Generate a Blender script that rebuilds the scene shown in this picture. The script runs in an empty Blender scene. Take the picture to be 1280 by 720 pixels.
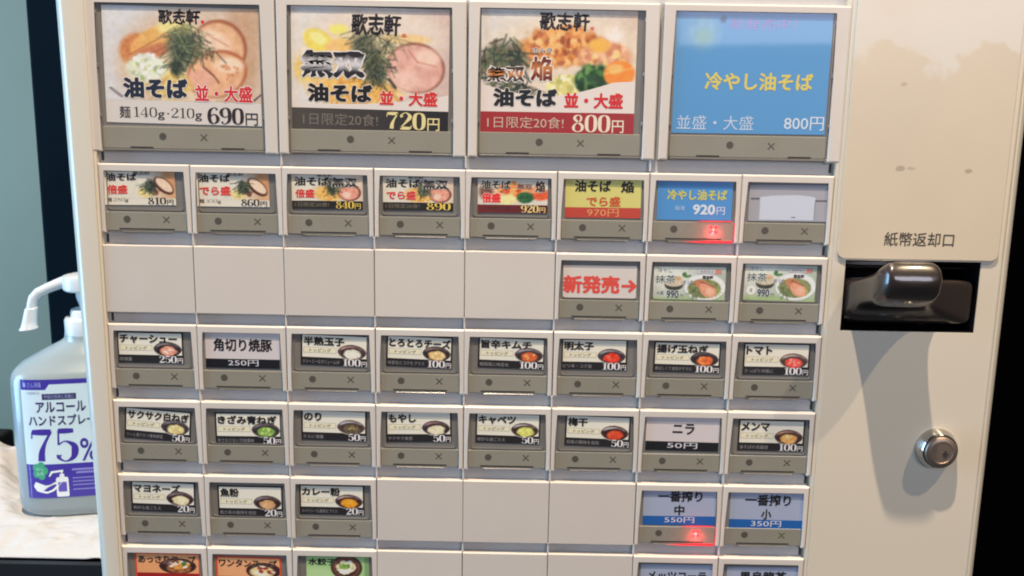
import bpy, bmesh, math, random
import numpy as np
from mathutils import Vector, Matrix

random.seed(7)
RNG = np.random.default_rng(11)
scene = bpy.context.scene
COL = bpy.context.collection
MM = 0.001

# ------------------------------------------------------------------ camera
cam_d = bpy.data.cameras.new("camera")
cam = bpy.data.objects.new("camera", cam_d)
COL.objects.link(cam)
cam_d.sensor_width = 36.0
cam_d.lens = 36.0 * 1150.0 / 1280.0
cam_d.dof.use_dof = True
cam_d.dof.focus_distance = 0.41
cam_d.dof.aperture_fstop = 26.0
cam_d.clip_start = 0.01
cam_d.clip_end = 50.0
R3 = Matrix(((0.9998202, -0.0184879, 0.0042095),
             (0.0074660, 0.1797838, -0.9836778),
             (0.0174293, 0.9835324, 0.1798896)))
cam.matrix_world = Matrix.Translation(Vector((0.022726, -0.401177, 0.092909))) @ R3.to_4x4()
scene.camera = cam

# ------------------------------------------------------------------ light
world = bpy.data.worlds.new("World")
scene.world = world
world.use_nodes = True
world.node_tree.nodes["Background"].inputs[0].default_value = (0.72, 0.76, 0.82, 1)
world.node_tree.nodes["Background"].inputs[1].default_value = 0.05


def aim(o, target):
    d = Vector(target) - o.location
    o.rotation_euler = d.to_track_quat('-Z', 'Y').to_euler()


def spot(name, loc, target, energy, color, radius):
    l = bpy.data.lights.new(name, 'SPOT')
    l.energy = energy
    l.color = color
    l.shadow_soft_size = radius
    l.spot_size = math.radians(75)
    l.spot_blend = 0.6
    o = bpy.data.objects.new(name, l)
    COL.objects.link(o)
    o.location = loc
    aim(o, target)
    return o


def area(name, loc, target, sx, sy, energy, color):
    l = bpy.data.lights.new(name, 'AREA')
    l.shape = 'RECTANGLE'
    l.size = sx
    l.size_y = sy
    l.energy = energy
    l.color = color
    o = bpy.data.objects.new(name, l)
    COL.objects.link(o)
    o.location = loc
    aim(o, target)
    return o


DA = 1.6
spot("ceiling_spot", (0.20 - 0.181 * DA, -0.26 * DA, 0.02 + 0.945 * DA), (0.0, 0.0, -0.02), 165, (1.0, 0.81, 0.62), 0.014)
spot("ceiling_spot", (0.20 + 0.39 * DA, -0.34 * DA, 0.02 + 0.86 * DA), (0.02, 0.0, -0.02), 58, (1.0, 0.79, 0.54), 0.014)
area("window_light", (1.10, -2.7, 0.85), (0.0, 0, 0.0), 1.2, 1.0, 27, (0.88, 0.86, 1.0))
area("side_window_light", (-1.45, -0.16, 0.15), (-0.2, 0.05, 0.0), 0.6, 1.2, 30, (0.34, 0.65, 1.0))

scene.view_settings.view_transform = 'Standard'
scene.view_settings.look = 'None'
scene.view_settings.exposure = 0.0
scene.view_settings.gamma = 1.0
scene.render.engine = 'CYCLES'
scene.cycles.max_bounces = 6
scene.cycles.use_denoising = True
scene.cycles.filter_width = 2.0


# ------------------------------------------------------------------ colours
def lin(c):
    c = c / 255.0
    return c / 12.92 if c <= 0.04045 else ((c + 0.055) / 1.055) ** 2.4


ILL = (0.83, 0.79, 0.75)      # how the place's light colours a white print: printed colours below are read under it


def P(r, g, b):
    return tuple(min(0.88, max(0.004, lin(v) / i)) for v, i in zip((r, g, b), ILL))


def Parr(a):
    a = np.clip(a, 0, 255) / 255.0
    l = np.where(a <= 0.04045, a / 12.92, ((a + 0.055) / 1.055) ** 2.4)
    return np.clip(l / np.array(ILL), 0.004, 0.88)


# ------------------------------------------------------------------ materials
def mat(name, color, rough=0.4, metal=0.0, coat=0.0, spec=0.5, emit=None, strength=0, noise=0.0, nscale=60, bump=0.0, trans=0.0,
        coatrough=0.05, bscale=900):
    m = bpy.data.materials.new(name)
    m.use_nodes = True
    nt = m.node_tree
    b = nt.nodes["Principled BSDF"]
    b.inputs["Base Color"].default_value = (*color, 1)
    b.inputs["Roughness"].default_value = rough
    b.inputs["Metallic"].default_value = metal
    b.inputs["Specular IOR Level"].default_value = spec
    b.inputs["Coat Weight"].default_value = coat
    b.inputs["Coat Roughness"].default_value = coatrough
    b.inputs["Transmission Weight"].default_value = trans
    if emit:
        b.inputs["Emission Color"].default_value = (*emit, 1)
        b.inputs["Emission Strength"].default_value = strength
    tc = nt.nodes.new("ShaderNodeTexCoord")
    if noise > 0:
        n = nt.nodes.new("ShaderNodeTexNoise")
        n.inputs["Scale"].default_value = nscale
        n.inputs["Detail"].default_value = 6
        nt.links.new(tc.outputs["Object"], n.inputs["Vector"])
        mx = nt.nodes.new("ShaderNodeMix")
        mx.data_type = 'RGBA'
        mx.inputs["A"].default_value = (*[c * (1 - noise) for c in color], 1)
        mx.inputs["B"].default_value = (*[min(1, c * (1 + noise)) for c in color], 1)
        nt.links.new(n.outputs["Fac"], mx.inputs["Factor"])
        nt.links.new(mx.outputs["Result"], b.inputs["Base Color"])
    if bump > 0:
        n2 = nt.nodes.new("ShaderNodeTexNoise")
        n2.inputs["Scale"].default_value = bscale
        n2.inputs["Detail"].default_value = 3
        nt.links.new(tc.outputs["Object"], n2.inputs["Vector"])
        bp = nt.nodes.new("ShaderNodeBump")
        bp.inputs["Strength"].default_value = bump
        bp.inputs["Distance"].default_value = 0.0003
        nt.links.new(n2.outputs["Fac"], bp.inputs["Height"])
        nt.links.new(bp.outputs["Normal"], b.inputs["Normal"])
    return m


def uneven_sheen(m, lo, hi, scale=35):
    nt = m.node_tree
    tc = nt.nodes.new("ShaderNodeTexCoord")
    oi = nt.nodes.new("ShaderNodeObjectInfo")
    ad = nt.nodes.new("ShaderNodeVectorMath")
    ad.operation = 'ADD'
    nt.links.new(tc.outputs["Object"], ad.inputs[0])
    nt.links.new(oi.outputs["Random"], ad.inputs[1])
    n = nt.nodes.new("ShaderNodeTexNoise")
    n.inputs["Scale"].default_value = scale
    n.inputs["Detail"].default_value = 5
    nt.links.new(ad.outputs[0], n.inputs["Vector"])
    mr = nt.nodes.new("ShaderNodeMapRange")
    mr.inputs["From Min"].default_value = .35
    mr.inputs["From Max"].default_value = .65
    mr.inputs["To Min"].default_value = lo
    mr.inputs["To Max"].default_value = hi
    nt.links.new(n.outputs["Fac"], mr.inputs["Value"])
    nt.links.new(mr.outputs["Result"], nt.nodes["Principled BSDF"].inputs["Roughness"])
    b = nt.nodes["Principled BSDF"]
    # every moulding differs a touch in tone
    src = b.inputs["Base Color"].links[0].from_socket if b.inputs["Base Color"].links else None
    if src:
        hs = nt.nodes.new("ShaderNodeHueSaturation")
        m2 = nt.nodes.new("ShaderNodeMapRange")
        m2.inputs["To Min"].default_value = .965
        m2.inputs["To Max"].default_value = 1.035
        nt.links.new(oi.outputs["Random"], m2.inputs["Value"])
        nt.links.new(m2.outputs["Result"], hs.inputs["Value"])
        nt.links.new(src, hs.inputs["Color"])
        nt.links.new(hs.outputs["Color"], b.inputs["Base Color"])


def print_material(name, rough, coat):
    m = mat(name, (0.8, 0.8, 0.8), rough=rough, coat=coat, coatrough=0.04)
    nt = m.node_tree
    a = nt.nodes.new("ShaderNodeVertexColor")
    a.layer_name = "Col"
    nt.links.new(a.outputs["Color"], nt.nodes["Principled BSDF"].inputs["Base Color"])
    return m


M_FRAME = mat("cream plastic", (0.665, 0.625, 0.57), rough=0.38, noise=0.03, nscale=40, bump=0.08)
M_BLANK = mat("cream plastic blank", (0.64, 0.598, 0.54), rough=0.42, noise=0.05, nscale=25, bump=0.15, bscale=1400)
M_REAR = mat("pale plastic rail", (0.50, 0.515, 0.53), rough=0.5, noise=0.05, nscale=50)
M_CAP = mat("smoky cap plastic", (0.205, 0.20, 0.185), rough=0.35, coat=0.2, noise=0.12, nscale=70)
M_STRIP = mat("olive grey indicator plastic", (0.285, 0.275, 0.225), rough=0.28, coat=0.5, noise=0.07, nscale=60)
M_LIP = mat("clear edge plastic", (0.19, 0.18, 0.165), rough=0.25, coat=0.4)
for _m, _a, _b in ((M_FRAME, .3, .5), (M_BLANK, .32, .5), (M_CAP, .2, .5), (M_STRIP, .18, .42)):
    uneven_sheen(_m, _a, _b)
M_DARK = mat("dark gap", (0.03, 0.026, 0.022), rough=0.6)
M_MARK = mat("indicator mark grey", (0.085, 0.077, 0.062), rough=0.5)
M_MARKG = mat("indicator mark green", (0.09, 0.13, 0.03), rough=0.5)
M_PAINT = mat("cream painted steel", (0.70, 0.64, 0.52), rough=0.33, noise=0.03, nscale=9, bump=0.06, coat=0.25, coatrough=0.2)
M_BLACK = mat("black matt board", (0.0008, 0.0008, 0.001), rough=0.95, spec=0.0)
M_CARD = print_material("printed card under clear cover", 0.45, 0.55)
M_LABELPRINT = print_material("printed bottle label", 0.4, 0.2)
M_INK = mat("dark ink", P(62, 56, 50), rough=0.6)
M_CHROME = mat("chromed steel", (0.62, 0.60, 0.57), rough=0.16, metal=1.0)
M_LOCKFACE = mat("lock face metal", (0.34, 0.26, 0.20), rough=0.42, metal=0.8, noise=0.1, nscale=300)
M_SMOKE = mat("smoky brown gloss plastic", (0.030, 0.022, 0.018), rough=0.28, coat=0.8, spec=0.6)
M_GLOSSBLACK = mat("black gloss plastic", (0.008, 0.008, 0.010), rough=0.15, coat=0.6)
M_RED = mat("red indicator lamp", (0.8, 0.02, 0.02), rough=0.4, emit=(1.0, 0.03, 0.035), strength=2.6)
M_REDSOFT = mat("red emissive lamp spill", (0.7, 0.03, 0.04), rough=0.4, emit=(1.0, 0.045, 0.06), strength=0.5)
M_REDCORE = mat("red indicator lamp core", (0.9, 0.3, 0.2), rough=0.4, emit=(1.0, 0.30, 0.22), strength=4.0)


# ------------------------------------------------------------------ mesh helpers
def link(o, parent=None, loc=None):
    COL.objects.link(o)
    if loc is not None:
        o.location = Vector(loc)
    if parent is not None:
        o.parent = parent
        w = Vector((0, 0, 0))
        q = parent
        while q is not None:
            w += q.location
            q = q.parent
        o.location = o.location - w
    return o


def from_bm(name, bm, material, parent=None, loc=(0, 0, 0), smooth=False):
    me = bpy.data.meshes.new(name)
    bmesh.ops.recalc_face_normals(bm, faces=bm.faces)
    bm.to_mesh(me)
    bm.free()
    me.materials.append(material)
    if smooth:
        for p in me.polygons:
            p.use_smooth = True
    return link(bpy.data.objects.new(name, me), parent, loc)


def add_box(bm, x0, x1, y0, y1, z0, z1, bev=0.0, seg=2):
    """mm; y grows away from the camera"""
    vs = [bm.verts.new((x * MM, y * MM, z * MM)) for x in (x0, x1) for y in (y0, y1) for z in (z0, z1)]
    fs = []
    for idx in ((0, 1, 3, 2), (4, 6, 7, 5), (0, 4, 5, 1), (2, 3, 7, 6), (0, 2, 6, 4), (1, 5, 7, 3)):
        fs.append(bm.faces.new([vs[i] for i in idx]))
    if bev > 0:
        es = {e for f in fs for e in f.edges}
        bmesh.ops.bevel(bm, geom=list(es), offset=bev * MM, segments=seg, profile=0.5, affect='EDGES')


def prism(bm, pts, y0, y1, bev=0.0, seg=2):
    """outline pts (x,z in mm) extruded from y0 (front) to y1"""
    f = [bm.verts.new((x * MM, y0 * MM, z * MM)) for x, z in pts]
    b = [bm.verts.new((x * MM, y1 * MM, z * MM)) for x, z in pts]
    n = len(pts)
    front = bm.faces.new(f)
    bm.faces.new(list(reversed(b)))
    for i in range(n):
        bm.faces.new((f[i], b[i], b[(i + 1) % n], f[(i + 1) % n]))
    if bev > 0:
        bmesh.ops.bevel(bm, geom=list(front.edges), offset=bev * MM, segments=seg, profile=0.5, affect='EDGES')


def round_rect(x0, x1, z0, z1, r, n=5, corners=(1, 1, 1, 1)):
    pts = []
    cs = [(x1 - r, z1 - r, 0), (x0 + r, z1 - r, 90), (x0 + r, z0 + r, 180), (x1 - r, z0 + r, 270)]
    hard = [(x1, z1), (x0, z1), (x0, z0), (x1, z0)]
    for k, (cx, cz, a0) in enumerate(cs):
        if corners[k]:
            for i in range(n + 1):
                a = math.radians(a0 + 90 * i / n)
                pts.append((cx + r * math.cos(a), cz + r * math.sin(a)))
        else:
            pts.append(hard[k])
    return pts


def ring_loft(bm, rings, cap0=True, cap1=True):
    vr = [[bm.verts.new(p) for p in r] for r in rings]
    n = len(vr[0])
    for a, b in zip(vr, vr[1:]):
        for i in range(n):
            bm.faces.new((a[i], a[(i + 1) % n], b[(i + 1) % n], b[i]))
    if cap0:
        bm.faces.new(list(reversed(vr[0])))
    if cap1:
        bm.faces.new(vr[-1])


# ------------------------------------------------------------------ lettering
_tc = {}


def glyphs(s, offset=0.0, res=3):
    """flat mesh of a string in the built-in type: (verts Nx2, faces)"""
    k = (s, round(offset, 4))
    if k not in _tc:
        cu = bpy.data.curves.new("lettering", 'FONT')
        cu.body = s
        cu.fill_mode = 'FRONT'
        cu.resolution_u = res
        cu.offset = offset
        o = bpy.data.objects.new("lettering", cu)
        COL.objects.link(o)
        dg = bpy.context.evaluated_depsgraph_get()
        me = bpy.data.meshes.new_from_object(o.evaluated_get(dg))
        v = np.zeros(len(me.vertices) * 3)
        me.vertices.foreach_get("co", v)
        v = v.reshape(-1, 3)[:, :2].copy()
        f = [tuple(p.vertices) for p in me.polygons]
        bpy.data.objects.remove(o)
        bpy.data.curves.remove(cu)
        bpy.data.meshes.remove(me)
        _tc[k] = (v, f)
    return _tc[k]


def bold_copies(v, f, b):
    """thicken a flat glyph: the outline laid again at small shifts (list of verts, faces)"""
    if b <= 0.006:
        return [v]
    k = 8 if b > 0.02 else 4
    return [v + np.array((math.cos(2 * math.pi * (i + .5) / k) * b, math.sin(2 * math.pi * (i + .5) / k) * b)) for i in range(k)] + [v]


def cr(pts, n=7):
    """smooth path through (x, y, width) points"""
    p = [np.array(q, float) for q in pts]
    p = [2 * p[0] - p[1]] + p + [2 * p[-1] - p[-2]]
    out = []
    for i in range(1, len(p) - 2):
        for t in np.linspace(0, 1, n, endpoint=False):
            a, b, c, d = p[i - 1], p[i], p[i + 1], p[i + 2]
            out.append(0.5 * ((2 * b) + (c - a) * t + (2 * a - 5 * b + 4 * c - d) * t * t + (3 * b - a - 3 * c + d) * t ** 3))
    out.append(p[-2])
    return out


T, t_ = 0.15, 0.035
SER = {   # bold book-face figures: strokes of (x, y, width), thick downstrokes and hairline joins
    '0': (0.62, [[(.31, .98, t_), (.14, .85, T * .8), (.10, .5, T), (.14, .15, T * .8), (.31, .02, t_), (.48, .15, T * .8), (.52, .5, T), (.48, .85, T * .8), (.31, .98, t_)]]),
    '1': (0.50, [[(.27, .99, T), (.27, .5, T), (.27, .02, T)], [(.05, .02, .045), (.27, .02, .05), (.49, .02, .045)], [(.27, .97, .06), (.17, .88, .05), (.04, .85, .03)]]),
    '2': (0.60, [[(.14, .72, .13), (.10, .82, .07), (.30, .98, t_), (.48, .82, T * .8), (.47, .66, T), (.28, .38, .07), (.07, .10, .05)],
                 [(.06, .08, .13), (.3, .08, .15), (.5, .08, .13)], [(.52, .06, .05), (.56, .25, .03)]]),
    '3': (0.60, [[(.12, .78, .12), (.12, .88, .05), (.29, .98, t_), (.46, .84, T * .8), (.45, .68, T * .8), (.24, .53, .04)],
                 [(.24, .53, .04), (.48, .42, T * .8), (.50, .22, T), (.28, .02, t_), (.12, .12, .06), (.12, .22, .12)]]),
    '4': (0.62, [[(.42, .98, T * .7), (.42, .5, T), (.42, .02, T)], [(.40, .96, .05), (.20, .60, .04), (.04, .28, .04)], [(.03, .26, .06), (.3, .26, .06), (.60, .26, .06)],
                 [(.26, .02, .04), (.42, .02, .05), (.58, .02, .04)]]),
    '5': (0.60, [[(.12, .93, .12), (.3, .93, .13), (.50, .93, .10)], [(.13, .95, .04), (.12, .7, .04), (.11, .52, .04)],
                 [(.11, .52, .04), (.28, .62, t_), (.48, .50, T * .8), (.51, .32, T), (.45, .12, T * .7), (.27, .02, t_), (.11, .12, .07), (.11, .22, .12)]]),
    '6': (0.62, [[(.50, .85, .10), (.46, .94, .05), (.33, .98, t_), (.15, .80, T * .8), (.10, .45, T), (.16, .12, T * .8), (.32, .02, t_), (.49, .14, T * .7), (.53, .31, T),
                  (.47, .50, T * .6), (.33, .58, t_), (.18, .48, .04)]]),
    '7': (0.58, [[(.05, .91, .12), (.3, .91, .15), (.53, .91, .14)], [(.05, .93, .03), (.03, .72, .03)], [(.53, .93, .05), (.36, .58, .07), (.27, .30, .13), (.25, .04, .15)]]),
    '8': (0.62, [[(.31, .98, t_), (.17, .88, T * .7), (.16, .74, T * .8), (.31, .56, .09), (.50, .38, T * .8), (.52, .22, T * .8), (.46, .08, T * .5), (.31, .02, t_),
                  (.15, .09, T * .5), (.10, .24, T * .8), (.16, .42, T * .5), (.31, .54, .05), (.43, .66, T * .5), (.46, .80, T * .6), (.42, .92, T * .4), (.31, .98, t_)]]),
    '9': (0.62, [[(.12, .15, .10), (.16, .06, .05), (.29, .02, t_), (.47, .20, T * .8), (.52, .55, T), (.46, .88, T * .8), (.30, .98, t_), (.13, .86, T * .7), (.09, .69, T),
                  (.15, .50, T * .6), (.29, .42, t_), (.44, .52, .04)]]),
}


def serif(s, weight=1.0, grow=0.0):
    vs, fs, x = [], [], 0.0
    for ch in s:
        if ch == ' ':
            x += 0.3
            continue
        if ch not in SER:
            v, f = glyphs(ch, 0.004 + grow)
            v = v * 1.15
            n0 = len(vs)
            vs += [(a + x, b) for a, b in v]
            fs += [tuple(i + n0 for i in q) for q in f]
            x += v[:, 0].max() + 0.1
            continue
        w, strokes = SER[ch]
        for st in strokes:
            path = cr(st)
            n0 = len(vs)
            for i, q in enumerate(path):
                a = path[max(0, i - 1)]
                b = path[min(len(path) - 1, i + 1)]
                d = np.array([b[0] - a[0], b[1] - a[1]])
                d /= (np.linalg.norm(d) + 1e-9)
                hw = q[2] * 0.5 * weight + grow
                vs.append((x + q[0] - d[1] * hw, q[1] + d[0] * hw))
                vs.append((x + q[0] + d[1] * hw, q[1] - d[0] * hw))
            for i in range(len(path) - 1):
                fs.append((n0 + 2 * i, n0 + 2 * i + 1, n0 + 2 * i + 3, n0 + 2 * i + 2))
        x += w
    return np.array(vs), fs


class Print:
    """flat print built up in thin layers; x,y are fractions of the card (y down)"""
    def __init__(self, w, h, step=0.02):
        self.w, self.h, self.step = w, h, step
        self.v, self.f, self.c = [], [], []
        self.n = 0

    def _add(self, v3, faces, cols):
        self.v.append(np.asarray(v3, float))
        self.c.append(np.asarray(cols, float))
        self.f += [tuple(i + self.n for i in q) for q in faces]
        self.n += len(v3)

    def xy(self, x, y, layer):
        return ((x - 0.5) * self.w, -layer * self.step, (0.5 - y) * self.h)

    def base(self, col, thick=0.25):
        w, h = self.w / 2, self.h / 2
        v = [(-w, 0, -h), (w, 0, -h), (w, 0, h), (-w, 0, h), (-w, thick, -h), (w, thick, -h), (w, thick, h), (-w, thick, h)]
        self._add(v, [(0, 1, 2, 3), (0, 4, 5, 1), (1, 5, 6, 2), (2, 6, 7, 3), (3, 7, 4, 0)], [col] * 8)

    def rect(self, x0, y0, x1, y1, col, layer=1, col2=None):
        v = [self.xy(x0, y1, layer), self.xy(x1, y1, layer), self.xy(x1, y0, layer), self.xy(x0, y0, layer)]
        c2 = col2 or col
        self._add(v, [(0, 1, 2, 3)], [col, c2, c2, col])

    def poly(self, pts, col, layer=1):
        self._add([self.xy(x, y, layer) for x, y in pts], [tuple(reversed(range(len(pts))))], [col] * len(pts))

    def ellipse(self, cx, cy, rx, ry, col, layer=1, n=28):
        self.poly([(cx + rx * math.cos(2 * math.pi * i / n), cy + ry * math.sin(2 * math.pi * i / n)) for i in range(n)], col, layer)

    def line(self, x0, y0, x1, y1, wmm, col, layer=2):
        a = np.array([x0 * self.w, y0 * self.h]); b = np.array([x1 * self.w, y1 * self.h])
        d = b - a; d /= np.linalg.norm(d) + 1e-9
        nrm = np.array([-d[1], d[0]]) * wmm / 2
        q = [a + nrm, b + nrm, b - nrm, a - nrm]
        self.poly([(p[0] / self.w, p[1] / self.h) for p in q], col, layer)

    def text(self, s, x0, y0, x1, y1, col, layer=4, bold=0.02, outline=None, ocol=None, use_serif=False, weight=1.0, slant=0.0, rough=0.0, grad=None):
        if use_serif:
            v, f = serif(s, weight)
            bold = 0
        else:
            v, f = glyphs(s)
        v = np.array(v)
        bb = max(bold, 0)
        mn, mx = v.min(0) - bb, v.max(0) + bb

        def tr(u, lay):
            a = (u[:, 0] - mn[0]) / (mx[0] - mn[0])
            b = (u[:, 1] - mn[1]) / (mx[1] - mn[1])
            X = x0 + a * (x1 - x0)
            Y = y1 + b * (y0 - y1)
            X = X + slant * b * (x1 - x0)
            if rough:
                X = X + rough * np.sin(Y * 90 + X * 37)
                Y = Y + rough * 1.3 * np.sin(X * 110 + Y * 23)
            return [self.xy(p, q, lay) for p, q in zip(X, Y)], b
        if outline:
            if use_serif:
                vo, fo = serif(s, weight, outline)
                t, _ = tr(np.array(vo), layer - 1)
                self._add(t, fo, [ocol] * len(vo))
            else:
                for k, vo in enumerate(bold_copies(v, f, bold + outline)):
                    t, _ = tr(vo, layer - 1 + .1 * k)
                    self._add(t, f, [ocol] * len(vo))
        if not use_serif and bold > .006:
            for k, vo in enumerate(bold_copies(v, f, bold)[:-1]):
                t, b = tr(vo, layer + .1 * k)
                g = np.clip(1.15 - np.abs(b - 0.52) * 4.2, 0, 1)[:, None]
                self._add(t, f, [col] * len(vo) if grad is None else np.array(col)[None] * (1 - g) + np.array(grad)[None] * g)
            layer += .85
        t, b = tr(v, layer)
        if grad is None:
            cols = [col] * len(v)
        else:
            g = np.clip(1.15 - np.abs(b - 0.52) * 4.2, 0, 1)[:, None]
            cols = np.array(col)[None] * (1 - g) + np.array(grad)[None] * g
        self._add(t, f, cols)

    def picture(self, x0, y0, x1, y1, arr, layer=1, mask=None):
        ny, nx = arr.shape[:2]
        xs = np.linspace(x0, x1, nx)
        ys = np.linspace(y0, y1, ny)
        X, Y = np.meshgrid(xs, ys)
        v = np.stack([(X - .5) * self.w, np.full_like(X, -layer * self.step), (.5 - Y) * self.h], -1).reshape(-1, 3)
        idx = np.arange(nx * ny).reshape(ny, nx)
        q = np.stack([idx[1:, :-1], idx[1:, 1:], idx[:-1, 1:], idx[:-1, :-1]], -1)
        if mask is not None:
            keep = mask[1:, :-1] & mask[1:, 1:] & mask[:-1, 1:] & mask[:-1, :-1]
            q = q[keep]
        self._add(v, [tuple(r) for r in q.reshape(-1, 4).tolist()], Parr(arr.reshape(-1, 3)))

    def build(self, name, material, parent, loc, ang=0.0):
        v = np.concatenate(self.v) * MM
        c = np.concatenate(self.c)
        me = bpy.data.meshes.new(name)
        me.from_pydata(v.tolist(), [], self.f)
        ca = me.color_attributes.new("Col", 'FLOAT_COLOR', 'POINT')
        ca.data.foreach_set("color", np.concatenate([c, np.ones((len(c), 1))], 1).ravel())
        # all print faces look towards the viewer (-y)
        nrm = np.zeros(len(me.polygons) * 3)
        me.polygons.foreach_get("normal", nrm)
        bad = np.where(nrm.reshape(-1, 3)[:, 1] > 0.5)[0]
        if len(bad):
            bm = bmesh.new(); bm.from_mesh(me); bm.faces.ensure_lookup_table()
            bmesh.ops.reverse_faces(bm, faces=[bm.faces[i] for i in bad])
            bm.to_mesh(me); bm.free()
        me.materials.append(material)
        o = link(bpy.data.objects.new(name, me), parent, loc)
        o.rotation_euler = (0, -math.radians(ang), 0)
        return o


# ------------------------------------------------------------------ printed pictures (flat print, painted on a fine grid)
def vnoise(ny, nx, cell):
    gy, gx = int(ny / cell) + 3, int(nx / cell) + 3
    g = RNG.random((gy, gx))
    y = np.linspace(0, gy - 2.01, ny); x = np.linspace(0, gx - 2.01, nx)
    yi, xi = y.astype(int), x.astype(int)
    fy = (y - yi)[:, None]; fx = (x - xi)[None]
    fy = fy * fy * (3 - 2 * fy); fx = fx * fx * (3 - 2 * fx)
    a = g[yi][:, xi]; b = g[yi][:, xi + 1]; c = g[yi + 1][:, xi]; d = g[yi + 1][:, xi + 1]
    return (a * (1 - fx) + b * fx) * (1 - fy) + (c * (1 - fx) + d * fx) * fy


class Paint:
    def __init__(self, ny, nx, aspect, bg):
        self.ny, self.nx, self.asp = ny, nx, aspect
        self.X, self.Y = np.meshgrid(np.linspace(0, 1, nx), np.linspace(0, 1, ny))
        self.a = np.ones((ny, nx, 3)) * np.array(bg, float)

    def blend(self, m, col, noise=0, cell=3):
        c = np.ones((self.ny, self.nx, 3)) * np.array(col, float)
        if noise:
            c = c + (vnoise(self.ny, self.nx, cell)[..., None] - 0.5) * 2 * noise
        self.a = self.a * (1 - m[..., None]) + c * m[..., None]

    def finish(self, soft=1, grain=5):
        a = self.a
        for c, w in ((9, .8), (4, 1.0), (2, .8)):
            a = a + (vnoise(self.ny, self.nx, c)[..., None] - .5) * 2 * grain * w
            a[..., 2] += (vnoise(self.ny, self.nx, c) - .5) * grain * w
        for _ in range(soft):
            q = np.pad(a, ((1, 1), (1, 1), (0, 0)), 'edge')
            a = (q[1:-1, 1:-1] * 4 + (q[:-2, 1:-1] + q[2:, 1:-1] + q[1:-1, :-2] + q[1:-1, 2:]) * 2 + q[:-2, :-2] + q[2:, 2:] + q[:-2, 2:] + q[2:, :-2]) / 16
        return a

    def grad(self, x0, x1, col):
        m = np.clip((self.X - x0) / (x1 - x0), 0, 1)
        self.blend(m, col)

    def ell(self, cx, cy, rx, ry, col, ang=0, soft=.12, noise=0, cell=3, wob=0.0):
        a = math.radians(ang)
        dx = (self.X - cx) * self.asp; dy = self.Y - cy
        u = (dx * math.cos(a) + dy * math.sin(a)) / (rx * self.asp); v = (-dx * math.sin(a) + dy * math.cos(a)) / ry
        r = np.sqrt(u * u + v * v)
        if wob:
            r = r + (vnoise(self.ny, self.nx, 7) - .5) * wob
        m = np.clip((1 + soft / 2 - r) / soft, 0, 1)
        self.blend(m, col, noise, cell)
        return m

    def seg(self, x0, y0, x1, y1, w, col):
        dx, dy = (x1 - x0) * self.asp, y1 - y0
        L = math.hypot(dx, dy) + 1e-6
        px = (self.X - x0) * self.asp; py = self.Y - y0
        t = np.clip((px * dx + py * dy) / L / L, 0, 1)
        d = np.hypot(px - t * dx, py - t * dy)
        self.blend(np.clip((w - d) / (w * .5), 0, 1) * .9, col)

    def strands(self, cx, cy, rx, ry, n, cols, w=.006, ln=.12):
        for _ in range(n):
            r = math.sqrt(random.random()); a = random.random() * 6.283
            x, y = cx + rx * r * math.cos(a), cy + ry * r * math.sin(a)
            b = random.random() * 3.14; l = ln * random.uniform(.5, 1)
            c = np.array(random.choice(cols)) + random.uniform(-12, 12)
            self.seg(x, y, x + l * math.cos(b) / self.asp, y + l * math.sin(b), w * random.uniform(.7, 1.4), c)

    def bits(self, cx, cy, rx, ry, n, cols, s=.02):
        for _ in range(n):
            r = math.sqrt(random.random()); a = random.random() * 6.283
            c = np.array(random.choice(cols)) + random.uniform(-14, 14)
            self.ell(cx + rx * r * math.cos(a), cy + ry * r * math.sin(a), s * random.uniform(.6, 1.3) / self.asp, s * random.uniform(.5, 1.1), c,
                     random.uniform(0, 180), soft=.5)


NORI = [(48, 60, 50), (72, 86, 62), (38, 44, 42), (104, 114, 80), (62, 72, 58), (126, 130, 96)]


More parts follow.
